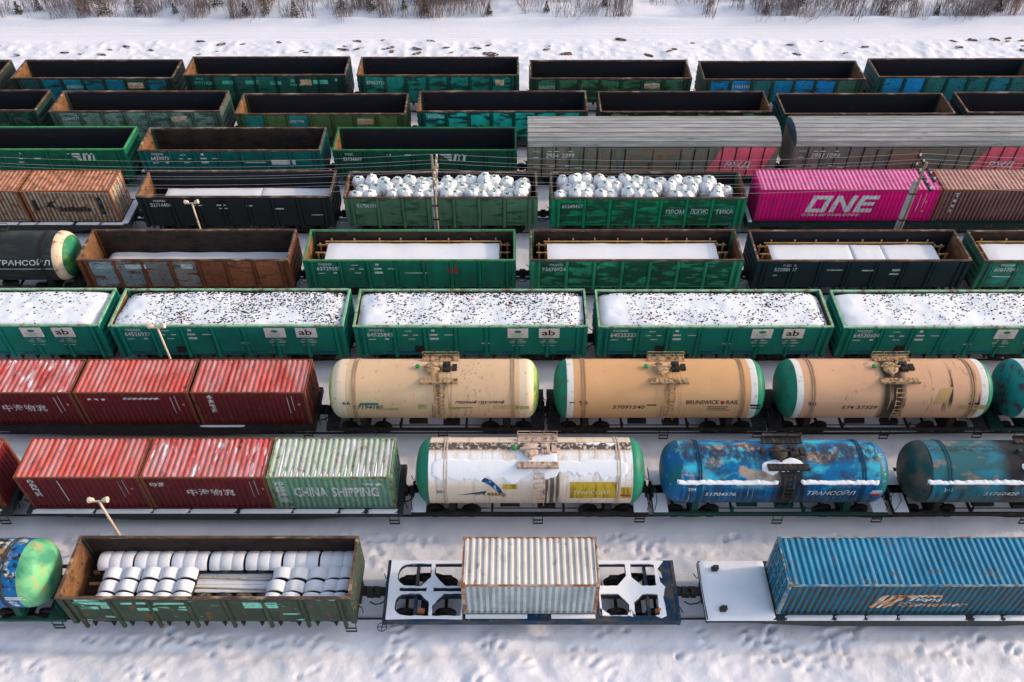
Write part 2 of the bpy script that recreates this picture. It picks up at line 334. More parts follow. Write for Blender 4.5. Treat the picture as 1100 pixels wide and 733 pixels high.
def coupler_mesh():
    m = MB(); m.box(-.1, .30, -.14, .14, .92, 1.18); m.box(.28, .52, -.20, .20, .86, 1.24); m.box(.45, .62, -.22, -.04, .88, 1.22); m.box(.48, .56, .06, .20, .90, 1.20)
    m.tube([(-.05, .35, 1.0), (.25, .42, .75), (.55, .40, .62), (.8, .30, .70)], .035, 6)
    m.tube([(-.05, -.7, 1.05), (.12, -.75, 1.0), (.22, -1.0, .95)], .025, 5); m.box(-.08, .06, -.5, .5, .85, 1.2)
    return m.mesh('coupler')
CP = coupler_mesh()
def couplers(root, half):
    put('coupler', CP, STEEL, root, (half, 0, 0)); put('coupler', CP, STEEL, root, (-half, 0, 0), (0, 0, math.pi))
def step_mesh():
    m = MB()
    for x in (-.24, .24): m.tube([(x, 0, 1.15), (x, -.10, .9), (x, -.14, .42)], .022, 5)
    for z, y in ((.44, -.14), (.70, -.12)): m.box(-.24, .24, y - .035, y + .035, z - .015, z + .015)
    return m.mesh('foot_step')
STEP = step_mesh()

# ------------------------------------------------------------------ gondola wagons
def gondola(label, row, xc, zt, mats, L=13.1, W=3.1, ribbed=False, group=None, marks=(), mark_mat=None, zb=1.12, deep=False):
    """mats: body paint, panel paint, rim, interior side, interior end"""
    body, pan, rim, ins, ine = mats; zt = round(zt / .05) * .05
    t = thing('gondola_wagon', label, 'wagon', (xc, ROWY[row], 0), group)
    h = L / 2; w = W / 2; p = (L - 1.05) / 7; key = (L, W, zt, zb)
    def mk(nm, fn): return cached((nm,) + key, fn)
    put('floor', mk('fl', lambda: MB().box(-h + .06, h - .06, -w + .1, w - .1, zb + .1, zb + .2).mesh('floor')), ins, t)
    put('side_wall', mk('sw', lambda: MB().box(-h + .08, h - .08, -w + .085, -w + .115, zb, zt - .06).mesh('side_wall')), body, t)
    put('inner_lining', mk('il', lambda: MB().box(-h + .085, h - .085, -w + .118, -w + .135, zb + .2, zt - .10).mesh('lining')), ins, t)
    put('side_wall', mk('sw2', lambda: MB().box(-h + .08, h - .08, w - .115, w - .085, zb, zt - .06).mesh('side_wall')), body, t)
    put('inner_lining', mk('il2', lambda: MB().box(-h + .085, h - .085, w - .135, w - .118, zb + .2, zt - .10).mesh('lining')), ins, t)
    def endw():
        m = MB(); m.box(-.07, -.04, -w + .09, w - .09, zb, zt - .06)
        for k in range(4):
            z = zb + .35 + k * (zt - zb - .55) / 3.6
            m.prism_y([(-.04, z - .11), (.035, z - .06), (.035, z + .06), (-.04, z + .11)], -w + .16, w - .16)
        return m.mesh('end_wall')
    def endl(): return MB().box(-.095, -.073, -w + .14, w - .14, zb + .2, zt - .10).mesh('lining')
    for s, rz in ((1, 0), (-1, math.pi)):
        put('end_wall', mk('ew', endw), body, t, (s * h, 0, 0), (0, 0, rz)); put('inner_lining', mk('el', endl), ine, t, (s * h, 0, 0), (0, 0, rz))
    post = mk('cp', lambda: MB().prism_z([(-.10, -.10), (.13, -.10), (.13, .10), (-.10, .10)], zb - .05, zt - .061).mesh('corner_post'))
    for sx in (-1, 1):
        for sy in (-1, 1): put('corner_post', post, body, t, (sx * (h - .13), sy * (w - .1), 0))
    rl = mk('rl', lambda: MB().box(-h, h, -.09, .03, -.05, .05).mesh('top_rail')); re = mk('re', lambda: MB().box(-.03, .09, -w + .121, w - .121, -.05, .05).mesh('top_rail'))
    put('top_rail', rl, rim, t, (0, -w + .09, zt - .05)); put('top_rail', rl, rim, t, (0, w - .09, zt - .05), (0, 0, math.pi))
    put('top_rail', re, rim, t, (h - .09, 0, zt - .051)); put('top_rail', re, rim, t, (-h + .09, 0, zt - .051), (0, 0, math.pi))
    lo = zb - (.42 if deep else .12)
    st = mk('st%d' % deep, lambda: MB().add([(-.10, .09, lo), (.10, .09, lo), (.10, .09, zt - .13), (-.10, .09, zt - .13), (-.06, -.03, lo), (.06, -.03, lo), (.06, .0, zt - .13), (-.06, .0, zt - .13)],
        [(0, 3, 2, 1), (4, 5, 6, 7), (0, 1, 5, 4), (1, 2, 6, 5), (2, 3, 7, 6), (3, 0, 4, 7)]).mesh('stake'))
    for k in range(8):
        x = -h + .525 + k * p
        put('stake', st, body, t, (x, -w, 0)); put('stake', st, body, t, (x, w, 0), (0, 0, math.pi))
    def panel():
        m = MB(); a = p / 2 - .12; z0, z1 = zb + .12, zt - .2
        m.add([(-a, .0, z0), (a, .0, z0), (a, .0, z1), (-a, .0, z1), (-a + .05, -.035, z0 + .05), (a - .05, -.035, z0 + .05), (a - .05, -.035, z1 - .05), (-a + .05, -.035, z1 - .05)],
              [(4, 5, 6, 7), (0, 1, 5, 4), (1, 2, 6, 5), (2, 3, 7, 6), (3, 0, 4, 7), (0, 3, 2, 1)])
        if ribbed:
            for k in range(4):
                z = z0 + .18 + k * (z1 - z0 - .36) / 3
                m.add([(-a + .12, -.036, z - .07), (a - .12, -.036, z - .07), (a - .12, -.036, z + .07), (-a + .12, -.036, z + .07), (-a + .18, -.075, z - .02), (a - .18, -.075, z - .02), (a - .18, -.075, z + .02), (-a + .18, -.075, z + .02)],
                      [(4, 5, 6, 7), (0, 1, 5, 4), (1, 2, 6, 5), (2, 3, 7, 6), (3, 0, 4, 7), (0, 3, 2, 1)])
        return m.mesh('side_panel', fix=False)
    pm = mk('pn%d' % ribbed, panel)
    for k in range(7): put('side_panel', pm, pan[k % len(pan)] if isinstance(pan, (list, tuple)) else pan, t, (-h + .525 + (k + .5) * p, -w + .083, 0))
    def latch():
        m = MB()
        for k in range(14):
            x = -h + .525 + (k + .5) * p / 2; m.box(x - .09, x + .09, -w + .05, -w + .3, zb - .16, zb - .01); m.box(x - .03, x + .03, -w + .0, -w + .1, zb - .28, zb - .12)
        return m.mesh('hatch_latches')
    o = put('hatch_latches', mk('la', latch), STEEL, t); o['kind'] = 'stuff'
    put('underframe', mk('uf', lambda: MB().box(-h, h, -.2, .2, .86, zb + .09).box(-4.6, -4.2, -w + .2, w - .2, .9, zb + .08).box(4.2, 4.6, -w + .2, w - .2, .9, zb + .08).box(-h + .01, -h + .2, -w + .12, w - .12, .95, zb - .02).box(h - .2, h - .01, -w + .12, w - .12, .95, zb - .02).mesh('underframe')), STEEL, t)
    bogie(t, -4.33); bogie(t, 4.33); couplers(t, h)
    put('foot_step', STEP, body, t, (h - .3, -w + .08, 0)); put('foot_step', STEP, body, t, (-h + .3, w - .08, 0), (0, 0, math.pi))
    if marks:
        bms = []
        yy = -w + .042 if not ribbed else -w + .004
        for mk_ in marks:
            if mk_[0] == '-': bms.append((rect_bm(mk_[3], mk_[4]), -h + mk_[1], zt + mk_[2]))
            else:
                n = len(mk_[0]); ww = 1.42 * (mk_[3] / .4) * (n / 8) if n > 4 else mk_[3] * .62 * n
                bms.append((text_fit(mk_[0], ww, mk_[3] * .74, 0, .016), -h + mk_[1], zt + mk_[2]))
        put('lettering', bm_mesh(bms, lambda u, v: (u, yy, v)), mark_mat or WHITE, t)
    return t
def std_marks(num, rzd=True, dense=True, x=.75):
    m = []
    if rzd: m.append(('РЖД/RZD', x + .2, -.47, .27))
    m.append((num, x + .05, -.86, .42))
    if dense:
        rs = random.Random(num); m += [('-', x + .1, -1.12, .42, .06), ('-', x + 1.05, -1.12, .22, .12), ('-', x + 2.1, -.78, .28, .07), ('-', x + 2.7, -.78, .28, .07), ('-', x + 2.4, -1.1, .38, .06), ('-', x + 2.25, -.45, .4, .05)]
        m += [('-', x + 3.75, -.46, .2, .16), ('-', x + 3.65, -.78, .46, .12), ('-', x + 4.5, -.76, .5, .06), ('-', x + 3.65, -1.12, .5, .16)]
    return m
def G(label, row, x0, x1, zt, mats, **k):
    L = k.pop('L', 13.1)
    xc = (x0 + x1) / 2 if x0 is not None and x1 is not None else (x0 + L / 2 if x0 is not None else x1 - L / 2)
    return gondola(label, row, xc, zt, mats, L=L, **k)
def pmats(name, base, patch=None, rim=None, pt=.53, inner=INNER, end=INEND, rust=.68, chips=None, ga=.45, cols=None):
    b = paint(name + '_paint', base, None, rust=rust, ga=ga)
    if cols: pn = [paint(name + '_panel_paint_%d' % k, mul(c, 1.7), mul(base, .8), pt=.60, rust=.70, chips=mul(base, .5), ga=.25) for k, c in enumerate(cols)]
    elif patch: pn = paint(name + '_panel_paint', base, patch, pt=pt, rust=rust, chips=chips, ga=ga)
    else: pn = b
    return (b, pn, rim or RIMR, inner, end)

# farthest row
GRP1 = 'empty gondolas in the farthest row'; GRP2 = 'empty gondolas in the second row from the back'
g1a = pmats('r1a', A(35, 45, 38)); g1b = pmats('r1b', A(34, 46, 36), cols=[A(25, 55, 55), A(14, 84, 98), A(14, 88, 104), A(16, 80, 92), A(14, 84, 100), A(30, 60, 55), A(14, 84, 100)])
g1c = pmats('r1c', A(18, 44, 40), cols=[A(16, 50, 44), A(22, 70, 60), A(24, 62, 54), A(20, 70, 60), A(18, 60, 52), A(18, 48, 42), A(14, 40, 38)])
g1d = pmats('r1d', A(20, 66, 58), A(24, 120, 106), pt=.48); g1e = pmats('r1e', A(36, 62, 48), A(56, 104, 76), pt=.48)
g1f = pmats('r1f', A(48, 68, 52), cols=[A(14, 98, 140), A(14, 102, 148), A(30, 80, 80), A(18, 94, 125), A(14, 98, 140), A(14, 100, 150), A(44, 72, 60)])
g1g = pmats('r1g', A(30, 70, 66), cols=[A(16, 98, 135), A(16, 104, 150), A(28, 80, 78), A(22, 86, 92), A(24, 84, 84), A(20, 88, 100), A(28, 80, 80)])
G('dark open wagon cut off by the left edge in the farthest row', 1, None, -41.9, 3.45, g1a)
G('empty green-brown wagon with blue-teal panels, farthest row, second from left', 1, -40.62, -27.7, 3.45, g1b, marks=[('52002311', 4.3, -.95, .36)], mark_mat=DULLW)
G('tall dark green empty wagon with mint paint bars, farthest row', 1, -26.8, -13.5, 3.7, g1c, marks=[('РЖД', .95, -.5, .3), ('52071428', .75, -.9, .4), ('-', 3.0, -.85, 1.0, .3), ('-', 4.9, -.85, 1.2, .32), ('-', 6.9, -.9, .9, .28), ('-', 8.6, -.7, .3, .3), ('-', 8.5, -1.0, .9, .16), ('-', 10.4, -.85, 1.2, .36), ('-', 12.2, -.6, .2, .24)], mark_mat=paint('mint_bars', A(70, 165, 135), GRIME, pt=.62))
G('empty teal-green wagon numbered 57863721 in the middle of the farthest row', 1, -12.68, .34, 3.65, g1d, marks=[('57863721', .75, -.85, .4)], mark_mat=DULLW)
G('empty mossy green wagon with orange panel, right of the farthest row middle', 1, 1.28, 14.37, 3.35, g1e, marks=[('53625276', .75, -.95, .36)], mark_mat=DULLW)
G('empty wagon with bright blue worn panels, second from right in farthest row', 1, 15.4, 28.36, 3.25, g1f, marks=[('57483101', 2.4, -.85, .4)], mark_mat=DULLW)
G('rightmost wagon of the farthest row, teal with blue panels', 1, 29.37, None, 3.45, g1g)
# second row
g2a = pmats('r2a', A(26, 50, 42), A(44, 84, 68)); g2b = pmats('r2b', A(66, 84, 74), A(100, 130, 118), pt=.47, chips=GRIME); g2c = pmats('r2c', A(60, 80, 42), cols=[A(20, 90, 88), A(58, 78, 44), A(24, 92, 92), A(56, 74, 44), A(54, 70, 42), A(56, 76, 42), A(60, 80, 44)])
g2d = pmats('r2d', A(22, 72, 62), A(24, 176, 162), pt=.47); g2e = pmats('r2e', A(22, 36, 27), A(76, 118, 78), pt=.53); g2f = pmats('r2f', A(10, 66, 64), A(14, 90, 88)); g2g = pmats('r2g', A(32, 37, 33), A(40, 52, 46))
G('dark green wagon with yellowed end, left edge of the second row back', 2, None, -36.56, 3.65, g2a)
G('empty grey-green peeling wagon, second wagon from left, second row back', 2, -35.6, -22.45, 3.55, g2b, marks=[('52064577', .8, -.8, .38), ('-', 9.2, -.9, 1.1, .34)], mark_mat=DULLW)
G('empty olive green wagon with teal panels in the second row back', 2, -21.44, -8.3, 3.3, g2c, marks=[('53021744', 4.0, -.8, .34), ('-', 9.3, -.85, 1.0, .34)], mark_mat=DULLW)
G('empty wagon with bright turquoise peeling panels in the second row back', 2, -7.52, 5.72, 3.5, g2d, marks=[('60141236', .8, -.6, .36)], mark_mat=DULLW)
G('empty blackish green wagon with moss green patches behind the left grey boxcar', 2, 6.6, 19.65, 3.45, g2e, marks=[('54103612', .9, -.55, .36)], mark_mat=DULLW)
G('empty dark teal wagon with pale sign board behind the right grey boxcar', 2, 20.78, 33.65, 3.25, g2f, marks=[('РЖД/RZD', 1.0, -.5, .3), ('64261130', 1.0, -.85, .36), ('-', 9.1, -.75, 1.4, .42)], mark_mat=WHITE)
G('rightmost dark charcoal green wagon of the second row back', 2, 34.65, None, 3.35, g2g, marks=[('53124261', 1.2, -.75, .36)], mark_mat=DULLW)
POST = MAT('faded_orange_poster', (.46, .26, .13), .6, [dict(col=(.62, .52, .38), s=(2, 2, 6), t=.52, w=.08), dict(col=(.10, .06, .04), s=(4, 4, 9), t=.6, w=.06, d=6)])
def poster(frag, x, wd=1.25, up=.95, hh=.5):
    t = [o for o in bpy.data.objects if frag in o.get('label', '')][0]; zt = max(c.location.z for c in t.children) + .05
    put('worn_poster', bm_mesh([(rect_bm(wd, hh), 0, 0)], lambda u, v: (-6.55 + x + u, -1.55 + .040, zt - up + v), 'worn_poster'), POST, t)
poster('blue-teal panels', 9.3); poster('mint paint bars', 9.35, .9, .95); poster('orange panel', 9.3); poster('grey-green peeling', 9.3, 1.15); poster('olive green wagon', 9.3); poster('57863721', 11.2, .7)
# third row
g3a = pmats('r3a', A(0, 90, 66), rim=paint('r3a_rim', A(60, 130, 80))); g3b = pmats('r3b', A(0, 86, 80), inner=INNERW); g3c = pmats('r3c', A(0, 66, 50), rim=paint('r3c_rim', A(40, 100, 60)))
t3a = G('empty bright green wagon with white winged emblem, left end of third row', 3, None, -28.1, 3.6, g3a, L=13.3, marks=[('-', 5.6, -.45, .2, .16), ('-', 5.4, -.85, .5, .1), ('-', 6.5, -.85, .5, .1), ('-', 5.3, -1.15, .4, .1)])
t3b = G('empty teal green wagon numbered 64290735 beside the emblem wagon, third row', 3, -27.2, -14.0, 3.5, g3b, L=13.2, marks=std_marks('64290735') + [('-', 7.6, -1.1, 1.6, .07), ('-', 9.5, -1.25, 1.75, .4)])
t3c = G('empty deep green wagon left of the grey boxcars in the third row', 3, -13.15, .18, 3.5, g3c, L=13.3, marks=[('РЖД', .9, -.5, .28), ('52136669', .7, -.92, .38), ('-', 3.9, -.5, .3, .14), ('-', 5.2, -.48, .7, .08)])
def wing(t, x, z, s, mat, h, w):
    bms = [(poly_bm([(0, .62), (.95, .62), (.95, .48), (.18, .48)]), 0, 0), (poly_bm([(.3, .40), (.95, .40), (.95, .27), (.46, .27)]), 0, 0), (poly_bm([(.56, .20), (.95, .20), (.95, 0), (.78, 0)]), 0, 0),
           (poly_bm([(1.05, 0), (1.25, 0), (1.38, .62), (1.18, .62)]), 0, 0), (poly_bm([(1.4, 0), (1.6, 0), (1.73, .62), (1.53, .62)]), 0, 0), (poly_bm([(1.75, 0), (1.95, 0), (2.08, .62), (1.88, .62)]), 0, 0), (poly_bm([(1.26, .5), (2.02, .5), (2.06, .62), (1.3, .62)]), 0, 0.004)]
    put('emblem', bm_mesh(bms, lambda u, v: (x + u * s, -w + .040, z + v * s), 'emblem'), mat, t)
wing(t3a, 2.35, 2.62, 1.0, WHITE, 0, 1.55); wing(t3c, 1.05, 2.55, .95, DULLW, 0, 1.55)
# fourth row
g4d = pmats('r4d', A(20, 30, 33), rust=.75); g4b = pmats('r4b', A(72, 104, 80), A(26, 66, 50), pt=.55, ga=.3); g4c = pmats('r4c', A(0, 122, 84), A(14, 62, 44), pt=.47)
G('charcoal gondola with snowy boards inside behind the short lamp post', 4, -25.45, -12.42, 3.65, g4d, marks=[('РЖД/RZD', 1.1, -.5, .26), ('52714404', .8, -.88, .40), ('-', 3.6, -.8, .7, .07), ('-', 5.3, -.8, .6, .1), ('-', 5.4, -1.05, .6, .07), ('-', 7.3, -.85, .4, .1), ('-', 9.2, -1.1, .6, .1), ('-', 11.6, -1.6, .8, .06)], mark_mat=DULLW)
G('grey-green gondola filled with white sacks beside the wooden telegraph pole', 4, -11.53, 1.58, 3.55, g4b, ribbed=False, marks=[('52786255', .85, -.85, .38)], mark_mat=DULLW)
G('bright green peeling gondola filled with white sacks left of the magenta container', 4, 2.49, 15.7, 3.5, g4c, L=13.2, ribbed=True, marks=[('61240417', .75, -.85, .40), ('ПРОМ', 7.85, -1.35, .5), ('ЛОГИС', 9.5, -1.35, .55), ('ТИКА', 11.2, -1.35, .5)], mark_mat=DULLW)
# fifth row
g5r = pmats('r5r', A(100, 52, 32), cols=[A(98, 110, 116), A(92, 100, 104), A(88, 84, 82), A(98, 92, 90), A(96, 52, 34), A(110, 62, 40), A(106, 60, 38)], rust=.58, rim=RIMR, inner=INNERW)
g5g = pmats('r5g', A(0, 98, 76), rust=.66, rim=paint('r5g_rim', A(70, 120, 80)), inner=INNERW); g5h = pmats('r5h', A(42, 134, 98), A(8, 60, 44), pt=.47, inner=INNERW)
g5b = pmats('r5b', A(16, 37, 44), rust=.76); g5t = pmats('r5t', A(44, 96, 74), A(18, 118, 110), pt=.5, inner=INNERW)
RIMG = RIMR
G('rusty brown gondola with thin snow on its floor beside the black tank', 5, -27.25, -14.06, 3.5, g5r, L=13.2, marks=[('52063540', 1.0, -.75, .4), ('-', 2.9, -.75, 1.3, .34), ('-', 6.4, -.75, .7, .36)], mark_mat=DULLW)
G('green gondola numbered 63729059 with snow-topped timber crate inside', 5, -13.2, .09, 3.45, g5g, L=13.25, marks=std_marks('63729059') + [('-', 6.3, -1.1, 1.4, .06)])
put('red_placard', MB().box(0, .6, -.01, .0, 0, .5).mesh('red_placard'), MAT('red_placard_paint', (.30, .035, .03), .6, [dict(col=(.45, .25, .22), s=(2, 2, 8), t=.6, w=.05)]), [o for o in bpy.data.objects if '63729059' in o.get('label', '')][0], (2.4, -1.55 + .046, 2.35))
G('peeling mint and dark green gondola numbered 93476024 with snowy timber crate', 5, 1.01, 14.27, 3.45, g5h, L=13.25, ribbed=True, marks=[('РЖД/RZD', 1.2, -.5, .27), ('93476024', .72, -.9, .42)], mark_mat=DULLW)
G('dark slate blue gondola holding snow-covered boards in the fifth row', 5, 15.1, 28.42, 3.4, g5b, L=13.3, marks=[('РЖД/RZD', 1.7, -.55, .26), ('55088607', 1.2, -.92, .40), ('-', 1.2, -1.3, .25, .1), ('-', 4.5, -.85, 1.0, .08), ('-', 6.7, -.9, .9, .1), ('-', 8.6, -.9, .5, .16), ('-', 8.5, -1.2, .6, .12)], mark_mat=DULLW)
G('teal and olive gondola cut off by the right edge in fifth row', 5, 29.2, None, 3.35, g5t, marks=[('РЖД/RZD', 1.2, -.5, .27), ('60617844', .9, -.9, .42), ('-', .95, -1.35, 1.2, .07)], mark_mat=WHITE)
# sixth row: newer green gondolas heaped with coal under snow
g6 = pmats('r6', A(0, 108, 92), rust=.78, ga=.2, rim=paint('r6_rim', A(120, 160, 128, 2.6), rust=.58), inner=INNERW)
BLUEP = paint('blue_hem_paint', A(0, 70, 110), A(0, 108, 92), pt=.55, rust=.8)
def boards(t, h, zt, w):
    """two white sign boards with their emblems and the fine print under them"""
    SB = MAT('sign_board_white', (.70, .62, .56), .6); y = -w - .005
    for k, x in enumerate((8.85, 10.65)):
        b = put('sign_board', cached(('sb',), lambda: MB().box(0, 1.18, -.012, .05, -.82, -.10).mesh('sign_board')), SB, t, (-h + x, y, zt - .1))
        if k == 0:
            TE = cached('teal_emb', lambda: MAT('emblem_teal', A(10, 110, 90), .6))
            bms = [(curve_fill([[(.17 * math.cos(a) * 1.25, .11 * math.sin(a)) for a in [2 * math.pi * i / 16 for i in range(16)]]]), .59, -.32), (text_bm('ГРУЗОВАЯ', .14), .16, -.60), (text_bm('ГРУППА', .14), .25, -.76)]
            put('emblem', bm_mesh(bms, lambda u, v: (u, -.016, v), 'emblem'), TE, b)
        else:
            bms = [(text_bm('ab', .62, bold=.012, sx=1.35), .16, -.60), (text_bm('ГРУППА', .10, sx=1.5), .2, -.77)]
            put('emblem', bm_mesh(bms, lambda u, v: (u, -.016, v), 'emblem'), BLACKL, b)
    bms = []
    for x in (8.85, 10.65):
        for j, (z, ww) in enumerate(((-1.12, .5), (-1.18, .7), (-1.30, 1.0), (-1.40, .9), (-1.62, .7))): bms.append((rect_bm(ww, .035), -h + x + .59 - ww / 2, zt + z))
    put('fine_print', bm_mesh(bms, lambda u, v: (u, -w + .042, v), 'fine_print'), WHITE, t)
def g6car(label, x0, x1, zt, num, L=13.45):
    t = G(label, 6, x0, x1, zt, g6, L=L, W=3.2, marks=std_marks(num, x=.7) + [('-', 7.3, -1.45, .5, .05), ('-', 7.5, -1.6, .06, .3)] if num else (), deep=False, zb=1.2)
    h = L / 2; p = (L - 1.05) / 7; boards(t, h, round(zt / .05) * .05, 1.6)
    hem = cached(('hem', p), lambda: MB().box(-p / 2 + .2, p / 2 - .2, -.014, .0, 1.38, 1.52).mesh('painted_hem'))
    for k in (0, 1, 3, 4, 6): put('painted_hem', hem, BLUEP, t, (-h + .525 + (k + .5) * p, -1.6 + .047, 0))
    if num: put('inspection_plate', cached('insp', lambda: MB().box(-.32, .32, -.02, .0, 1.45, 1.95).mesh('inspection_plate')), STEEL, t, (-h + 3.75, -1.6 + .046, 0))
    return t
X6 = [(None, -23.73), (-23.25, -9.72), (-9.22, 4.2), (4.75, 18.3), (18.82, None)]
g6car('green coal gondola cut off by left edge, smooth snow on its load', None, -23.73, 3.7, '')
g6car('green coal gondola numbered 64526937 behind the lamp post, sixth row', -23.25, -9.72, 3.65, '64526937')
g6car('green coal gondola numbered 64525843 in the middle of the sixth row', -9.22, 4.2, 3.6, '64525843')
g6car('green coal gondola numbered 64525323 behind the pink-beige tank, sixth row', 4.75, 18.3, 3.55, '64525323')
g6car('rightmost green coal gondola, numbered 64520604', 18.82, None, 3.5, '64520604')
# nearest row: old gondola with coils
g9 = pmats('r9', A(48, 62, 48), A(118, 195, 165), pt=.66, rust=.62, ga=.5, inner=INNERW)
g9t = G('old moss green gondola loaded with snow-capped coils in the nearest row', 9, -20.06, -7.2, 3.4, g9, L=12.9, W=3.15, deep=True)
MINT = paint('mint_patch', A(120, 195, 170), A(48, 62, 48), pt=.58, rust=.64)
bms = []
for (x, z, ww, hh) in ((.75, -.34, 1.1, .16), (.5, -.62, 1.7, .2), (.8, -1.05, .8, .24), (1.75, -1.0, .5, .3), (2.7, -.62, .5, .16), (3.4, -.6, .5, .16), (3.3, -1.2, .9, .26), (4.2, -.62, 1.4, .15), (5.2, -.95, .5, .14), (5.1, -1.2, .4, .16), (8.1, -.95, 1.5, .5), (9.7, -1.55, .7, .1)):
    bms.append((rect_bm(ww, hh), -6.45 + x, 3.4 + z))
put('paint_patches', bm_mesh(bms, lambda u, v: (u, -1.575 + .043, v), 'paint_patches'), MINT, g9t)

# ------------------------------------------------------------------ loads
def coal_load(label, xc, zt, seed, density, smooth_left=0.5):
    L, W = 13.1, 2.86
    xs = np.linspace(-L / 2, L / 2, 150); ys = np.linspace(-W / 2, W / 2, 40); X, Y = np.meshgrid(xs, ys)
    e = np.clip((L / 2 - np.abs(X) + .5 * vnoise(X, Y, .8, seed + 6)) / 1.2, 0, 1); ey = np.clip((W / 2 - np.abs(Y)) / .5, 0, 1)
    Z = -.50 + .36 * np.sqrt(e * (2 - e)) + .16 * np.sqrt(ey * (2 - ey)) + .14 * vnoise(X, Y, 1.6, seed) + .06 * vnoise(X, Y, .5, seed + 1)
    Z = np.minimum(Z, .2)
    t = thing('coal_load', label, 'coal', (xc, ROWY[6], zt), 'snow-covered coal loads')
    put('coal_body', MB().box(-L / 2, L / 2, -W / 2, W / 2, 1.42 - zt, -.64).mesh('coal_body'), COAL, t)
    Zs = Z.copy(); put('snow_cover', grid_mesh(X, Y, Zs, 'coal_snow'), SNOWC, t)
    rs = random.Random(seed); m = MB(); n = 0
    while n < density:
        x = rs.uniform(-L / 2 + .1, L / 2 - .1); y = rs.uniform(-W / 2 + .05, W / 2 - .03)
        pr = .35 + .9 * float(vnoise(np.array([x]), np.array([y]), 1.3, seed + 2)[0]) + (.55 if y > W / 2 - .35 else 0) + (.12 if y > .2 else 0)
        if x < -L / 2 + 1.6: pr -= smooth_left
        if rs.random() > pr: continue
        n += 1
        i = min(max(int((x + L / 2) / L * 149), 0), 149); j = min(max(int((y + W / 2) / W * 39), 0), 39); z = Z[j, i]
        r = rs.uniform(.025, .062) * (1.4 if rs.random() < .08 else 1); k = [rs.uniform(.6, 1.3) for _ in range(6)]
        m.add([(x + r * k[0] * 1.3, y, z), (x, y + r * k[1], z), (x - r * k[2] * 1.3, y, z), (x, y - r * k[3], z), (x + r * .2, y, z + r * k[4] * .7), (x, y, z - r)],
              [(0, 1, 4), (1, 2, 4), (2, 3, 4), (3, 0, 4), (1, 0, 5), (2, 1, 5), (3, 2, 5), (0, 3, 5)])
    o = put('coal_lumps', m.mesh('coal_lumps', fix=False), COAL, t); o['kind'] = 'stuff'
COAL = MAT('coal', (.018, .017, .018), .6, [dict(col=(.05, .045, .045), s=(9, 9, 9), t=.55, w=.1)])
coal_load('smooth drifted snow over coal in the leftmost green gondola', -30.45, 3.65, 21, 420, .4)
coal_load('densely black-speckled snow heap in the gondola behind the lamp post', -16.48, 3.6, 22, 2100, .3)
coal_load('speckled snow-covered coal heap in the middle green gondola', -2.51, 3.55, 23, 1600, .6)
coal_load('pale streaked snow heap with few lumps in fourth green gondola', 11.52, 3.5, 24, 1000, .7)
coal_load('clean snow heap with few dark lumps in the rightmost green gondola', 25.54, 3.45, 25, 800, .9)

def timber_crate(label, xc, row, zt, half, z_top, posts=8, lattice=True, split=None):
    y0, y1 = -1.05, 1.05
    t = thing('timber_crate', label, 'timber', (xc, ROWY[row], 1.32), 'snow-topped timber in the fifth row gondolas' if row == 5 else None)
    zl = z_top - 1.32
    put('board_stack', MB().box(-half, half, y0, y1, 0, zl - .09).mesh('board_stack'), WOOD, t)
    cuts = [-half] + (split or []) + [half]
    for a, b in zip(cuts[:-1], cuts[1:]):
        n = 26; xs = np.linspace(a + .015, b - .015, n); ys = np.linspace(y0 - .03, y1 + .03, 9); X, Y = np.meshgrid(xs, ys)
        e = np.minimum(np.clip(np.minimum(X - a, b - X) / .12, 0, 1), np.clip((1.08 - np.abs(Y)) / .12, 0, 1))
        Z = zl - .10 + .10 * np.sqrt(np.clip(e, 0, 1)) + .05 * vnoise(X + xc, Y, 1.2, 31) - .05 * np.maximum(vnoise(X + xc, Y, .5, 32) - .15, 0)
        put('snow_cover', grid_mesh(X, Y, Z, 'snow_slab'), SNOWC, t)
    if lattice:
        put('edge_rail', MB().box(-half - .2, half + .1, y1 + .06, y1 + .13, zl - .03, zl + .04).mesh('edge_rail'), WOOD, t)
        pm = cached(('tp', zl), lambda: MB().box(-.045, .045, -.045, .045, 0, zl + .16).mesh('post'))
        for k in range(posts): put('post', pm, WOOD, t, (-half + .25 + k * (2 * half - .5) / (posts - 1) + random.uniform(-.12, .12), y1 + .21, 0))
        for s in (-1, 1):
            m = MB(); x = s * (half + .08)
            for dx in (0, .42):
                for y in (-.9, 0, .9): m.box(x + s * dx - .05, x + s * dx + .05, y - .05, y + .05, 0, zl + .05)
            for y in (-.72, .12, .9): m.box(min(x, x + s * .6), max(x, x + s * .6), y - .061, y - .005, zl - .12, zl - .02)
            put('end_frame', m.mesh('end_frame'), WOOD, t)
timber_crate('flat snow-covered timber crate in the green gondola with red plate', -6.5, 5, 3.45, 5.55, 2.78)
timber_crate('flat snow-covered timber crate in the peeling mint gondola', 7.55, 5, 3.45, 5.45, 2.76)
timber_crate('snow-covered board stack with broken cover in the slate blue gondola', 21.75, 5, 3.4, 5.35, 2.62, split=[-.1, 1.9])
timber_crate('snow-covered timber in the gondola cut off by right edge', 36.0, 5, 3.35, 5.9, 2.7)
timber_crate('long snow-covered boards in the charcoal gondola of the fourth row', -18.6, 4, 3.65, 5.7, 2.55, lattice=False, split=[1.0])
o = thing('snow_layer', 'thin bright snow strip on the floor of rusty brown gondola', 'snow', (-20.6, ROWY[5], 1.33))
_xs = np.linspace(-6.2, 6.2, 60); _ys = np.linspace(-1.4, 1.4, 14); _X, _Y = np.meshgrid(_xs, _ys)
put('snow_surface', grid_mesh(_X, _Y, 0.34 * np.sqrt(np.clip((6.2 - np.abs(_X)) / .5, 0, 1)) + .1 * vnoise(_X, _Y, 1.4, 33), 'snow_bed'), SNOWC, o)

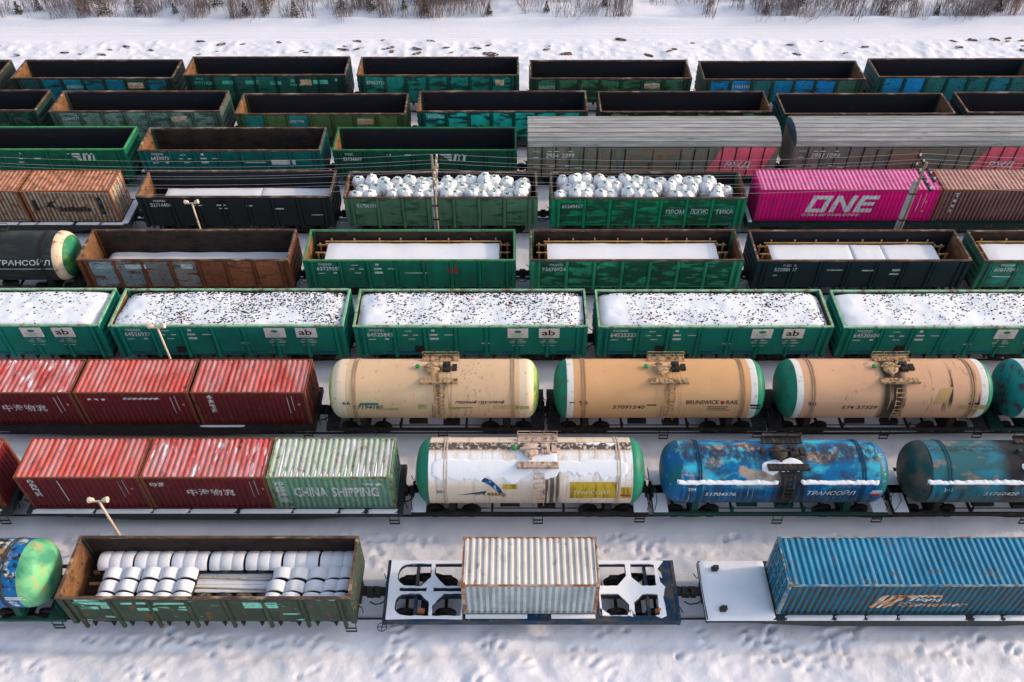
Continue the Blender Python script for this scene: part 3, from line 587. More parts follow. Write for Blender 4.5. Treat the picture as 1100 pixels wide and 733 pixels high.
# white bulk bags
def bag_mesh(seed):
    rs = random.Random(seed); prof = [(0, .30), (.02, .42), (.5, .46), (1.2, .47), (1.60, .49), (1.82, .47), (1.97, .40), (2.07, .27), (2.11, .13), (2.12, .07), (2.16, .06), (2.20, .08), (2.21, .0)]
    m = MB(); n = 18; m.lathe(prof, n, 'z')
    sq = rs.uniform(.93, 1.07); V = []
    for i, (x, y, z) in enumerate(m.v):
        a = math.atan2(y, x); c = 1 + .05 * math.sin(3 * a + seed) * (z < 2) + (.13 * math.sin(7 * a + seed * 2 + z * 5) if 1.4 < z < 2.1 else .02 * math.sin(5 * a + z * 6))
        lean = .12 * math.sin(seed * 1.7) * max(0, z - 1.2)
        V.append((x * c * sq + lean, y * c / sq + .5 * lean, z * (1 + .02 * math.sin(2 * a + seed))))
    m.v = V; return m.mesh('bag', 50)
BAGS = [bag_mesh(k) for k in range(5)]
BAGM = MAT('white_bag_fabric', (.80, .79, .79), .7, [dict(col=(.55, .54, .55), s=(3, 3, 3), t=.6, w=.1, a=.7), dict(col=(.12, .11, .11), s=(10, 10, 4), t=.72, w=.04, a=.6)], bump=(6, 1.0, .12))
TIE = MAT('green_tie', (.02, .22, .07), .6)
TIEM = MB().lathe([(-.05, 0), (-.05, .10), (0, .11), (.05, .10), (.05, 0)], 10, 'z').box(-.02, .16, -.03, .03, -.03, .02).box(-.03, .03, -.15, .0, -.03, .03).mesh('tie')
def bags(x0, x1, row, label, group, seed):
    rs = random.Random(seed); n = int((x1 - x0) / .9)
    for j, y in enumerate((-.80, 0.02, .84)):
        off = .0 if j != 1 else .35
        for k in range(n):
            if rs.random() < .10 and j != 1: continue
            x = x0 + .55 + off + k * (x1 - x0 - 1.3) / (n - 1) * .98 + rs.uniform(-.14, .14)
            q = rs.choice(BAGS); s = rs.uniform(.92, 1.06)
            t = thing('bulk_bag', label + (', row along the near wall', ', middle row', ', row along the far wall')[j] + (', left half', ', right half')[k >= n / 2], 'bag', (x, ROWY[row] + y + rs.uniform(-.05, .05), 1.32 + rs.choice((.0, .08, .14, .22))), group)
            t.rotation_euler = (rs.uniform(-.04, .04), rs.uniform(-.05, .05), rs.uniform(0, 6.28)); t.scale = (s, s, rs.uniform(.93, 1.07))
            b = put('sack', q, BAGM, t)
            kx = .12 * math.sin(BAGS.index(q) * 1.7) * .88
            put('tie', TIEM, TIE, t, (kx, .5 * kx, 2.12))
bags(-11.3, 1.35, 4, 'white tied sack in the grey-green gondola', 'white sacks in the grey-green gondola', 3)
bags(2.7, 15.5, 4, 'white tied sack in the bright green gondola', 'white sacks in the bright green gondola', 4)

# steel coils in the nearest gondola
COIL = MAT('dark_coil_wrap', (.035, .035, .040), .5, [dict(col=(.25, .17, .08), s=(2, 2, 2), t=.62, w=.05)])
def coil_mesh(axis, r, wdt):
    m = MB(); k = wdt / 2; m.lathe([(-k, r * .35), (-k, r - .02), (-k + .02, r), (k - .02, r), (k, r - .02), (k, r * .35), (-k, r * .35)], 22, axis); return m.mesh('coil', 30)
def cap_mesh(axis, r, wdt):
    """snow lying on the upper part of a coil, rounded off at its rim"""
    m = MB(); prof = []; k = wdt / 2
    for h, e in ((-k - .02, -.03), (-k - .015, .03), (-k + .06, .06), (0, .07), (k - .06, .06), (k + .015, .03), (k + .02, -.03)): prof.append((h, r + e))
    m.lathe(prof, 16, axis, a0=-R(68), a1=R(68)); return m.mesh('snow_cap', 60)
CX, CXC = coil_mesh('x', .48, .52), cap_mesh('x', .48, .51); CY, CYC = coil_mesh('y', .42, .55), cap_mesh('y', .42, .50)
Y9 = ROWY[9]; gx = -13.63
def coil(x, y, z, ax, label, group, snow=True, rz=0):
    t = thing('steel_coil', label, 'coil', (x, Y9 + y, z), group); t.rotation_euler = (0, 0, rz)
    put('coil_body', CX if ax == 'x' else CY, COIL, t)
    if snow: put('snow_cap', CXC if ax == 'x' else CYC, SNOWC, t)
BEDZ = 1.36
put_b = thing('timber_cradle', 'timber cradle under the coils in the nearest gondola', 'timber', (gx, Y9, 1.32))
for y in (-1.2, -.5, .2, .8, 1.2): put('bearer', cached('bear', lambda: MB().box(-6.2, 6.2, -.07, .07, 0, .17).mesh('bearer')), WOOD, put_b, (0, y, 0))
for g in range(7):
    for k in range(3):
        x = -19.05 + g * 1.72 + k * .53 + random.uniform(-.02, .02)
        coil(x, 1.0, 1.95 + random.uniform(-.02, .02), 'x', 'snow-capped coil lying along the far wall, %s group of three from left, %s coil' % (('first', 'second', 'third', 'fourth', 'fifth', 'sixth', 'last')[g], ('left', 'middle', 'right')[k]), 'coils along the far wall')
for xs_ in ((-18.55, -17.68, -16.75, -15.9, -15.1), (-10.72, -9.9, -9.02, -8.2, -7.68)):
    for q_, x in enumerate(xs_):
        for j, y in enumerate((.32, -.33, -.96)):
            coil(x + random.uniform(-.04, .04) - .1 * j * (1 if x > -14 else 0), y - .02, 1.94 + random.uniform(-.03, .03), 'y', 'snow-capped coil in the %s coil block, %s row, %s from left' % (('left', 'right')[x > -14], ('farthest', 'middle', 'nearest')[j], ('first', 'second', 'third', 'fourth', 'fifth')[q_]), 'coils in the two end blocks', rz=random.uniform(-.03, .03))
for k in range(4): coil(-14.1 + k * .92, -.95, 1.90, 'y', 'bare dark coil without snow behind the near rim of gondola', 'bare dark coils at the near rim', snow=False)
t = thing('plank_bed', 'flat snow-covered planks between the two coil blocks', 'planks', (-12.85, Y9 + .12, 1.62))
m = MB(); rs = random.Random(2)
for k in range(5):
    xs = np.linspace(-1.85, 1.55, 20); ys = np.linspace(-.5 + k * .195, -.5 + k * .195 + .185, 5); X, Y = np.meshgrid(xs, ys)
    put('snow_plank', grid_mesh(X, Y, .135 + .02 * vnoise(X, Y, .3, 40 + k) - .035 * (np.abs(Y - ys.mean()) / .09) ** 4, 'snow_plank'), SNOWC, t)
    put('plank', cached('plk', lambda: MB().box(-1.85, 1.55, -.085, .085, 0, .09).mesh('plank')), WOOD, t, (0, float(ys.mean()), 0))
for y in (-.28, .22): put('pole', MB().tube([(-2.0, y, .20), (1.7, y - .12, .17)], .04, 6).mesh('pole'), LAMPM, t)

# ------------------------------------------------------------------ containers
CP_, CD = .278, .036
def corr(x, pitch=CP_, depth=CD):
    u = (x / pitch) % 1.0
    return 0 if u < .26 else depth * (u - .26) / .24 if u < .5 else depth if u < .76 else depth * (1 - (u - .76) / .24)
def corr_pts(a, b, pitch=CP_):
    k0 = math.floor(a / pitch); pts = [a]
    while k0 * pitch < b:
        for s in (0, .26, .5, .76):
            x = (k0 + s) * pitch
            if a < x < b: pts.append(x)
        k0 += 1
    return sorted(pts + [b])
CW, CH = 2.438, 2.591
def container(label, row, x0, L, side, roof, frame, door='L', lettering=(), let_mat=WHITE, zf=1.30, group=None, snow=0, post_mat=None):
    h = L / 2; w = CW / 2; t = thing('shipping_container', label, 'container', (x0 + h, ROWY[row], zf), group)
    def side_m():
        m = MB(); xs = corr_pts(-h + .12, h - .12); n = len(xs)
        v = [(x, -w + .02 + corr(x), z) for z in (.14, CH - .12) for x in xs]
        return m.add(v, [(i, i + 1, n + i + 1, n + i) for i in range(n - 1)]).mesh('side_wall', fix=False)
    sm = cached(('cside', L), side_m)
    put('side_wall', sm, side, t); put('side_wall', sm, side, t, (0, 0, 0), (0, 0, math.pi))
    def roof_m():
        m = MB(); xs = corr_pts(-h + .16, h - .16, .29); n = len(xs)
        v = [(x, y, CH - .012 - corr(x, .29, .045)) for y in (-w + .07, w - .07) for x in xs]
        m.add(v, [(i, i + 1, n + i + 1, n + i) for i in range(n - 1)])
        m.box(-h + .10, -h + .159, -w + .07, w - .07, CH - .06, CH - .014); m.box(h - .159, h - .10, -w + .07, w - .07, CH - .06, CH - .014); return m.mesh('roof', fix=False)
    put('roof', cached(('croof', L), roof_m), roof, t)
    post = cached('cpost', lambda: MB().box(-.075, .075, -.07, .07, .12, CH - .12).mesh('corner_post'))
    cast = cached('ccast', lambda: MB().box(-.089, .089, -.081, .081, -.059, .059).box(-.045, .045, -.085, .085, -.03, .03).box(-.04, .04, -.035, .035, -.063, .063).mesh('corner_casting'))
    for sx in (-1, 1):
        for sy in (-1, 1):
            put('corner_post', post, post_mat or frame, t, (sx * (h - .08), sy * (w - .075), 0))
            for z in (.059, CH - .059): put('corner_casting', cast, frame, t, (sx * (h - .089), sy * (w - .081), z))
    lr = cached(('clr', L), lambda: MB().box(-h + .178, h - .178, -.03, .03, -.05, .05).mesh('rail')); er = cached('cer', lambda: MB().box(-.03, .03, -w + .162, w - .162, -.05, .05).mesh('rail'))
    for sy in (-1, 1):
        put('top_rail', lr, frame, t, (0, sy * (w - .035), CH - .055)); put('bottom_rail', lr, side, t, (0, sy * (w - .035), .06))
    for sx in (-1, 1):
        put('top_rail', er, frame, t, (sx * (h - .04), 0, CH - .055)); put('bottom_rail', er, side, t, (sx * (h - .04), 0, .06))
    def end_m():
        m = MB(); ys = corr_pts(-w + .14, w - .14, .25); n = len(ys)
        v = [(-.03 - corr(y, .25, .045), y, z) for z in (.11, CH - .105) for y in ys]
        return m.add(v, [(i, i + 1, n + i + 1, n + i) for i in range(n - 1)]).mesh('end_wall', fix=False)
    ds = -1 if door == 'L' else 1
    put('end_wall', cached('cend', end_m), side, t, (-ds * h, 0, 0), (0, 0, 0 if ds < 0 else math.pi))
    def door_m():
        m = MB(); m.box(-.06, -.02, -.53, .53, .12, CH - .12)
        for z0, z1 in ((.25, .70), (.80, 1.25), (1.35, 1.80), (1.90, 2.32)): m.box(-.021, .0, -.46, .46, z0, z1)
        return m.mesh('door')
    dm = cached('cdoor', door_m); rod = cached('crod', lambda: MB().tube([(0.02, 0, .13), (.02, 0, CH - .13)], .018, 6).box(0, .05, -.02, .2, 1.0, 1.05).mesh('lock_rod'))
    for s in (-1, 1):
        d = put('door', dm, side, t, (ds * (h - .005), s * .54, 0), (0, 0, 0 if ds > 0 else math.pi))
        for y in (-.25, .25): put('lock_rod', rod, frame, d, (0, y, 0))
    if lettering:
        groups = {}
        for it in lettering:
            body, x, z, ww, hh = it[:5]; mt = it[5] if len(it) > 5 else let_mat; sh = it[6] if len(it) > 6 else 0
            bm = rect_bm(ww, hh) if body == '-' else poly_bm(body) if isinstance(body, list) else text_fit(body, ww, hh, sh, .028 if hh > .6 else .015)
            a = -h + x
            cut(bm, 'x', [p - a for p in corr_pts(a - .3, a + ww + .3)][1:-1])
            groups.setdefault(mt.name, (mt, []))[1].append((bm, a, z))
        for mt, bms in groups.values():
            put('lettering', bm_mesh(bms, lambda u, v: (u, -w + .014 + corr(u), v)), mt, t)
    if snow:
        m = MB(); rs = random.Random(int(x0 * 10)); k = math.ceil((-h + .2) / .29)
        while (k + .8) * .29 < h - .2:
            xa, xb = (k + .42) * .29, (k + .84) * .29; f = (xa + h) / L
            ln = (1.9 if f < .13 else .5) if f < .2 else (rs.uniform(.15, .5) if f < .6 else rs.uniform(.4, 1.3) if f < .93 else 1.9)
            ln *= rs.uniform(.7, 1.1) * snow; zz = CH - .052; y0 = -w + .08
            m.add([(xa, y0, zz), (xb, y0, zz), (xb - .02, y0 + ln * .6, zz), ((xa + xb) / 2, y0 + ln, zz), (xa + .02, y0 + ln * .55, zz), (xa + .03, y0 + .03, zz + .05), (xb - .03, y0 + .03, zz + .05), (xb - .05, y0 + ln * .5, zz + .045), (xa + .05, y0 + ln * .5, zz + .045)],
                  [(0, 1, 6, 5), (1, 2, 7, 6), (2, 3, 7), (3, 8, 7), (3, 4, 8), (4, 0, 5, 8), (5, 6, 7, 8)]); k += 1
        o = put('snow_streaks', m.mesh('snow_streaks', fix=False), SNOWC, t); o['kind'] = 'stuff'
    return t
def cpaint(name, base, faded=None, rust=.66, streak=.5, chips=None, rcol=RUST, snowy=False, valley=None, va=.6, crest=None, ra=.75, frost=0):
    """side paint and sun-bleached roof paint of a container"""
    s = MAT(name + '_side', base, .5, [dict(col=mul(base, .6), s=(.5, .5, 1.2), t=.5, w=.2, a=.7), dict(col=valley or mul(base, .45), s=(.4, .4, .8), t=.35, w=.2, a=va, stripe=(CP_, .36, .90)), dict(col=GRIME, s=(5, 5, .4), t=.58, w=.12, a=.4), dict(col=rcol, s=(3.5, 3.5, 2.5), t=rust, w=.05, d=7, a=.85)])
    f = faded or mul(base, 1.5)
    ly = [dict(col=mul(f, .66), s=(.45, .45, .6), t=.5, w=.18, a=.9), dict(col=tuple(x * .6 + .18 for x in f), s=(5.5, .4, 1), t=.62, w=.08, d=5, a=.4), dict(col=mul(f, .5), s=(.9, .5, 1), t=.60, w=.1, d=6, a=.7), dict(col=mul(base, .5), s=(2.2, 1.1, 1), t=.66, w=.04, d=6, a=.9), dict(col=rcol, s=(2.5, 2.0, 1), t=rust - .03, w=.04, d=7, a=.8)]
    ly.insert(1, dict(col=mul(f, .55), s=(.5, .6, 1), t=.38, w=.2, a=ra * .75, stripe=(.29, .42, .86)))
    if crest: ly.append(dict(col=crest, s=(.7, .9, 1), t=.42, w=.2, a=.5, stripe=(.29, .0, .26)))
    if chips: ly.append(dict(col=chips, s=(1.2, 2.2, 1), t=.63, w=.03, d=6))
    if frost: ly.append(dict(col=(.62, .55, .55), s=(2.8, .55, 1), t=.54, w=.14, d=7, a=frost, seed=19)); ly.append(dict(col=mul(base, .4), s=(1.3, .9, 1), t=.67, w=.03, d=7, a=.8, seed=23))
    if snowy: ly.append(dict(col=(.75, .72, .74), s=(3.6, .8, 1), t=.62, w=.05, d=5, a=.8))
    r = MAT(name + '_roof', f, .6, ly); return s, r
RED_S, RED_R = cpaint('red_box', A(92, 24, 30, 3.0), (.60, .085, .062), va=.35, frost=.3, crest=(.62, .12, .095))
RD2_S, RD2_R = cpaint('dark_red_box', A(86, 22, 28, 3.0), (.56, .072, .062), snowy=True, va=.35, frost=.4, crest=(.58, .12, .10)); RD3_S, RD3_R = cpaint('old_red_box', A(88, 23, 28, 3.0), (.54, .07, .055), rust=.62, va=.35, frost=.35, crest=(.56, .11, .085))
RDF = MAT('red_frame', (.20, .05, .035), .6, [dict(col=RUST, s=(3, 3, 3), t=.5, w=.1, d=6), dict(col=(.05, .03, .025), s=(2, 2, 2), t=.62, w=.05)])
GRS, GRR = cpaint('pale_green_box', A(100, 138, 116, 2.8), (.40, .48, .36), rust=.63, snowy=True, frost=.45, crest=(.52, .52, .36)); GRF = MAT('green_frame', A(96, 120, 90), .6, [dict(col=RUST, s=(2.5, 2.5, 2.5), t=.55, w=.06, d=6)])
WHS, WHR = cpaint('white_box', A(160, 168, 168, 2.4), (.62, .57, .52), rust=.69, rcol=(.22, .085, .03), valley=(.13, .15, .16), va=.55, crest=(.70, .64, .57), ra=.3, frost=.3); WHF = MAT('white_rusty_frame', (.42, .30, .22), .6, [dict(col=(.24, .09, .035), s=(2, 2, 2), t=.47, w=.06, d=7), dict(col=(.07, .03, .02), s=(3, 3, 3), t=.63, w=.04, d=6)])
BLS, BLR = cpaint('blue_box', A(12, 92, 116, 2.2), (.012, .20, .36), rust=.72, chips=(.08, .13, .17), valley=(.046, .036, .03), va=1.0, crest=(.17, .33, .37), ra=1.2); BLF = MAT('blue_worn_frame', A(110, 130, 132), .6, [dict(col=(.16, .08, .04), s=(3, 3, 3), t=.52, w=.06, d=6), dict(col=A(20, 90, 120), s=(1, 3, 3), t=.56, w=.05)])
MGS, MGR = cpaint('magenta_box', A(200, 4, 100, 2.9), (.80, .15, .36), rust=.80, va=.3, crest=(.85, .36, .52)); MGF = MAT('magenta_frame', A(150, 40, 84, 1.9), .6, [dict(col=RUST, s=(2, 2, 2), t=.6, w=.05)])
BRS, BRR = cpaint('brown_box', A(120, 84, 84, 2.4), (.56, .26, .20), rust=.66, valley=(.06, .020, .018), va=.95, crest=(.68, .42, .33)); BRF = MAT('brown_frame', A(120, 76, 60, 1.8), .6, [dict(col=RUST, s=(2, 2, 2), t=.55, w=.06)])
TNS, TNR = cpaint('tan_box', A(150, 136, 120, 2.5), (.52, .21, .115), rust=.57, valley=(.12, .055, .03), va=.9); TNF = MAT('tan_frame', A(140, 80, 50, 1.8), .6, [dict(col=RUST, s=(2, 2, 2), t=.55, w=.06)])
THINW = MAT('chalky_lettering', (.58, .54, .52), .6); RUSL = MAT('rust_lettering', (.45, .20, .10), .6); OR = MAT('orange_lettering', (.52, .22, .08), .6, [dict(col=(.6, .5, .42), s=(3, 3, 3), t=.55, w=.08)])
YEL = MAT('yellow_sticker', (.62, .34, .03), .6)
def side_dash(x): return [('-', x, .9, .035, 1.3), ('-', x + .25, 1.1, .03, 1.2), ('-', x + .5, 1.55, .13, .13, YEL)]
vert = '中\n海\n物\n流'
# nearest row
container('weathered off-white short container with rust edges on the skeleton flat wagon', 9, -2.334, 6.058, WHS, WHR, WHF, 'R')
sw = []
for j, k in enumerate(range(3)): sw.append(([(.0 + k * .30, 0), (.22 + k * .30, 0), (.62 + k * .42, 1.1), (.34 + k * .42, 1.1)], 4.05, .55, 1.6, 1.1, OR))
container('long bright blue container with orange wing emblem in the nearest row', 9, 11.92, 12.192, BLS, BLR, BLF, 'L', sw + [('-', 4.9, 1.50, 2.1, .18, OR), ('Trans', 5.6, 1.12, 1.5, .36, WHITE, .2), ('Container', 5.3, .66, 3.1, .36, OR, .2)])
# eighth row
container('red container sliver cut off by the left edge, eighth row', 8, -31.62, 6.058, RED_S, RED_R, RDF, 'L')
container('red container on the left end of the flat wagon behind the lamp', 8, -24.18, 6.058, RED_S, RED_R, RDF, 'L', [(vert, .55, 1.0, .34, 1.4), ('-', 2.0, .6, .03, 1.7)] + side_dash(4.9))
container('dark red container with white Chinese characters between red and green ones', 8, -18.08, 6.058, RD2_S, RD2_R, RDF, 'L', [('中海物流', 2.0, 1.05, 2.3, .55, THINW), ('中海', .35, 1.75, .7, .42)] + side_dash(5.2))
container('pale green rusty container with white lettering and snow streaks on top', 8, -11.975, 6.058, GRS, GRR, GRF, 'R', [('CHINA', 1.15, .95, 1.62, .78), ('SHIPPING', 3.0, .95, 2.3, .78), ('中\n国\n海\n运', .3, .45, .5, 1.8), ('-', 4.6, 1.95, .5, .1), ('-', 5.2, 1.9, .3, .16), ('-', 5.15, 1.35, .14, .14, YEL)], snow=1)
# seventh row
container('red container cut off by left edge with white Chinese characters', 7, -29.42, 6.058, RD2_S, RD2_R, RDF, 'L', [('中海物流', 2.0, 1.05, 2.3, .55, THINW)] + side_dash(5.0))
container('middle red container with faded top, left of beige tanks', 7, -23.24, 6.058, RED_S, RED_R, RDF, 'R', [('-', .6, 1.95, .2, .14), ('-', .95, 1.95, .2, .14), ('-', 1.3, 1.95, .2, .14), ('-', 2.5, 2.0, 1.9, .14, DULLW)] + side_dash(5.0))
container('patchy dark red container next to the first beige tank', 7, -17.06, 6.058, RD3_S, RD3_R, RDF, 'R', [(vert, .75, .95, .34, 1.4)] + side_dash(5.0))
# fourth row
container('rusty tan container with vertical stripes, left edge of the fourth row', 4, -39.55, 6.058, TNS, TNR, TNF, 'L')
container('rusty tan container with dark fish emblem beside the charcoal gondola', 4, -33.34, 6.058, TNS, TNR, TNF, 'R', [([(.0, .5), (.35, .9), (.9, 1.0), (.5, .72), (.75, .3), (.35, .45)], 1.3, .75, .9, 1.0, BLACKL), *[('-', 2.2 + .27 * k, .84, .2, (.42, .34, .38)[k % 3], BLACKL) for k in range(8)], ('-', 4.95, .6, .34, 1.4, BLACKL), ('-', 5.02, .75, .2, .3, DULLW), ('-', 5.02, 1.5, .2, .3, DULLW), ('-', .5, .9, .3, .9, BLACKL)])
container('long magenta container with large white letters behind the telegraph pole', 4, 16.57, 12.192, MGS, MGR, MGF, 'R', [([(0, 0), (1.52, 0), (1.86, 1.38), (.34, 1.38)], 0, 0, 0, 0)][:0] + [('OCEAN NETWORK EXPRESS', 3.2, .40, 4.0, .2, WHITE, .2), ('-', 10.9, .85, .035, 1.3), ('-', 11.25, 1.1, .03, 1.2), ('-', 11.3, .75, .16, .16, YEL), ('-', 11.35, 1.5, .14, .14, YEL)])
one = [o for o in bpy.data.objects if o.name.startswith('shipping_container') and o.get('label', '').startswith('long magenta')][0]
bms = []
def para(pts): return [(x + .25 * y, y) for x, y in pts]
for polys in ([para([(0, 0), (1.35, 0), (1.35, 1.38), (0, 1.38)]), para([(.34, .3), (1.01, .3), (1.01, 1.08), (.34, 1.08)])], [para([(1.62, 0), (1.96, 0), (1.96, .95), (2.72, 0), (3.02, 0), (3.02, 1.38), (2.68, 1.38), (2.68, .45), (1.94, 1.38), (1.62, 1.38)])],
              [para([(3.28, 0), (4.5, 0), (4.5, .3), (3.62, .3), (3.62, .56), (4.42, .56), (4.42, .84), (3.62, .84), (3.62, 1.08), (4.5, 1.08), (4.5, 1.38), (3.28, 1.38)])]):
    bm = curve_fill(polys); a = -6.096 + 3.35; cut(bm, 'x', [p - a for p in corr_pts(a - .1, a + 5.2)][1:-1])
    put('letter', bm_mesh([(bm, a, .72)], lambda u, v: (u, -CW / 2 + .014 + corr(u), v), 'letter'), WHITE, one)
container('long brown-pink container right of the magenta one, cut by the edge', 4, 28.86, 12.192, BRS, BRR, BRF, 'R', [('T\ne\nx\nt', .9, .7, .3, 1.6)])

# ------------------------------------------------------------------ flat wagons under containers
def flat(label, row, xc, L, stripes, W=3.0, zd=1.27, mat=None, snow_all=None, name='flat_wagon'):
    mat = mat or FLATM; h = L / 2; w = W / 2; t = thing(name, label, 'wagon', (xc, ROWY[row], 0))
    for s in (-1, 1):
        fb = [(-h, zd - .28), (-h + 1.8, zd - .28), (-h * .45, zd - .62), (h * .45, zd - .62), (h - 1.8, zd - .28), (h, zd - .28), (h, zd), (-h, zd)]
        put('side_sill', cached(('sill', L, s, W), lambda: MB().prism_y(fb, s * (w - .06) - .05, s * (w - .06) + .05).mesh('side_sill')), mat, t)
    put('deck', cached(('deck', L, W), lambda: MB().box(-h + .02, h - .02, -w + .115, w - .115, zd - .09, zd - .015).mesh('deck')), mat, t)
    put('centre_sill', cached(('csill', L), lambda: MB().box(-h, h, -.22, .22, zd - .5, zd - .1).mesh('centre_sill')), STEEL, t)
    bd = h - 2.6; bogie(t, -bd); bogie(t, bd); couplers(t, h + .05)
    put('foot_step', STEP, mat, t, (h - .35, -w + .06, 0)); put('foot_step', STEP, mat, t, (-h + .35, w - .06, 0), (0, 0, math.pi))
    for s in (-1, 1):
        put('end_beam', cached(('eb', W), lambda: MB().box(-.06, .06, -w + .02, w - .02, zd - .34, zd + .012).mesh('end_beam')), mat, t, (s * (h + .01), 0, 0))
    for (a, b, y0, y1, th) in stripes:
        n = max(6, int((b - a) / .18)); ny = max(5, int((y1 - y0) / .12)); xs = np.linspace(a, b, n); ys = np.linspace(y0, y1, ny); X, Y = np.meshgrid(xs, ys)
        e = np.minimum(np.clip(np.minimum(X - a, b - X) / .07, 0, 1), np.clip(np.minimum(Y - y0, y1 - Y) / .05, 0, 1))
        Z = zd - .02 + th * np.sqrt(np.clip(e, 0, 1)) * (1 + .5 * vnoise(X + xc, Y, .7, 51))
        put('snow_strip', grid_mesh(X, Y, Z, 'snow_strip'), SNOWC, t)
    return t
FLATM = MAT('flat_wagon_paint', (.030, .040, .044), .6, [dict(col=(.06, .04, .03), s=(2, 2, 2), t=.56, w=.1, d=6), dict(col=(.3, .3, .32), s=(4, 4, 4), t=.72, w=.04, a=.6)])
BLUEF = MAT('blue_flat_paint', A(18, 42, 62), .55, [dict(col=(.07, .06, .055), s=(1.2, 1.2, 1.2), t=.52, w=.08, d=6), dict(col=(.4, .42, .46), s=(4, 4, 4), t=.70, w=.05, a=.7)])
def strips(h, w, n, gap=.25, seed=0):
    rs = random.Random(seed); out = []; x = -h + .2
    while x < h - .4:
        ln = rs.uniform(1.2, 3.2); b = min(x + ln, h - .15)
        out.append((x, b, -w - .02, -1.235, rs.uniform(.05, .09)))
        x = b + (rs.uniform(.05, .3) if rs.random() < .6 else .02)
    return out
flat('long dark flat wagon carrying two red and one green container', 8, -15.05, 18.7, strips(9.35, 1.5, 5, seed=2))
flat('dark flat wagon end under the red container sliver, left edge', 8, -31.9, 13.0, strips(6.5, 1.5, 5, seed=3))
flat('long blackish flat wagon carrying three red containers', 7, -20.2, 18.5, [(3, 5.5, -1.45, -1.25, .03)], mat=STEEL)
flat('flat wagon with snowy edge under the two rusty tan containers', 4, -33.4, 13.4, strips(6.7, 1.5, 5, seed=5) + [(6.15, 6.65, -1.4, 1.4, .08)])
flat('long flat wagon under the magenta and brown-pink containers', 4, 28.8, 25.4, [(-12.6, -12.3, -1.3, 1.3, .07)], mat=paint('dark_green_flat', A(12, 40, 36)))
fr = flat('flat wagon with snowy bare deck end carrying the long blue container', 9, 18.0, 18.4, [(-9.29, -6.12, -1.53, 1.52, .10)] + [s for s in strips(9.2, 1.5, 5, seed=7) if s[0] > -6.1])
for (x, y) in ((-8.55, 1.0), (-8.5, -1.05)): put('twist_lock', cached('tlk', lambda: MB().box(-.14, .14, -.1, .1, 1.27, 1.48).box(-.05, .2, -.03, .15, 1.4, 1.52).mesh('twist_lock')), FLATM, fr, (x, y, 0))

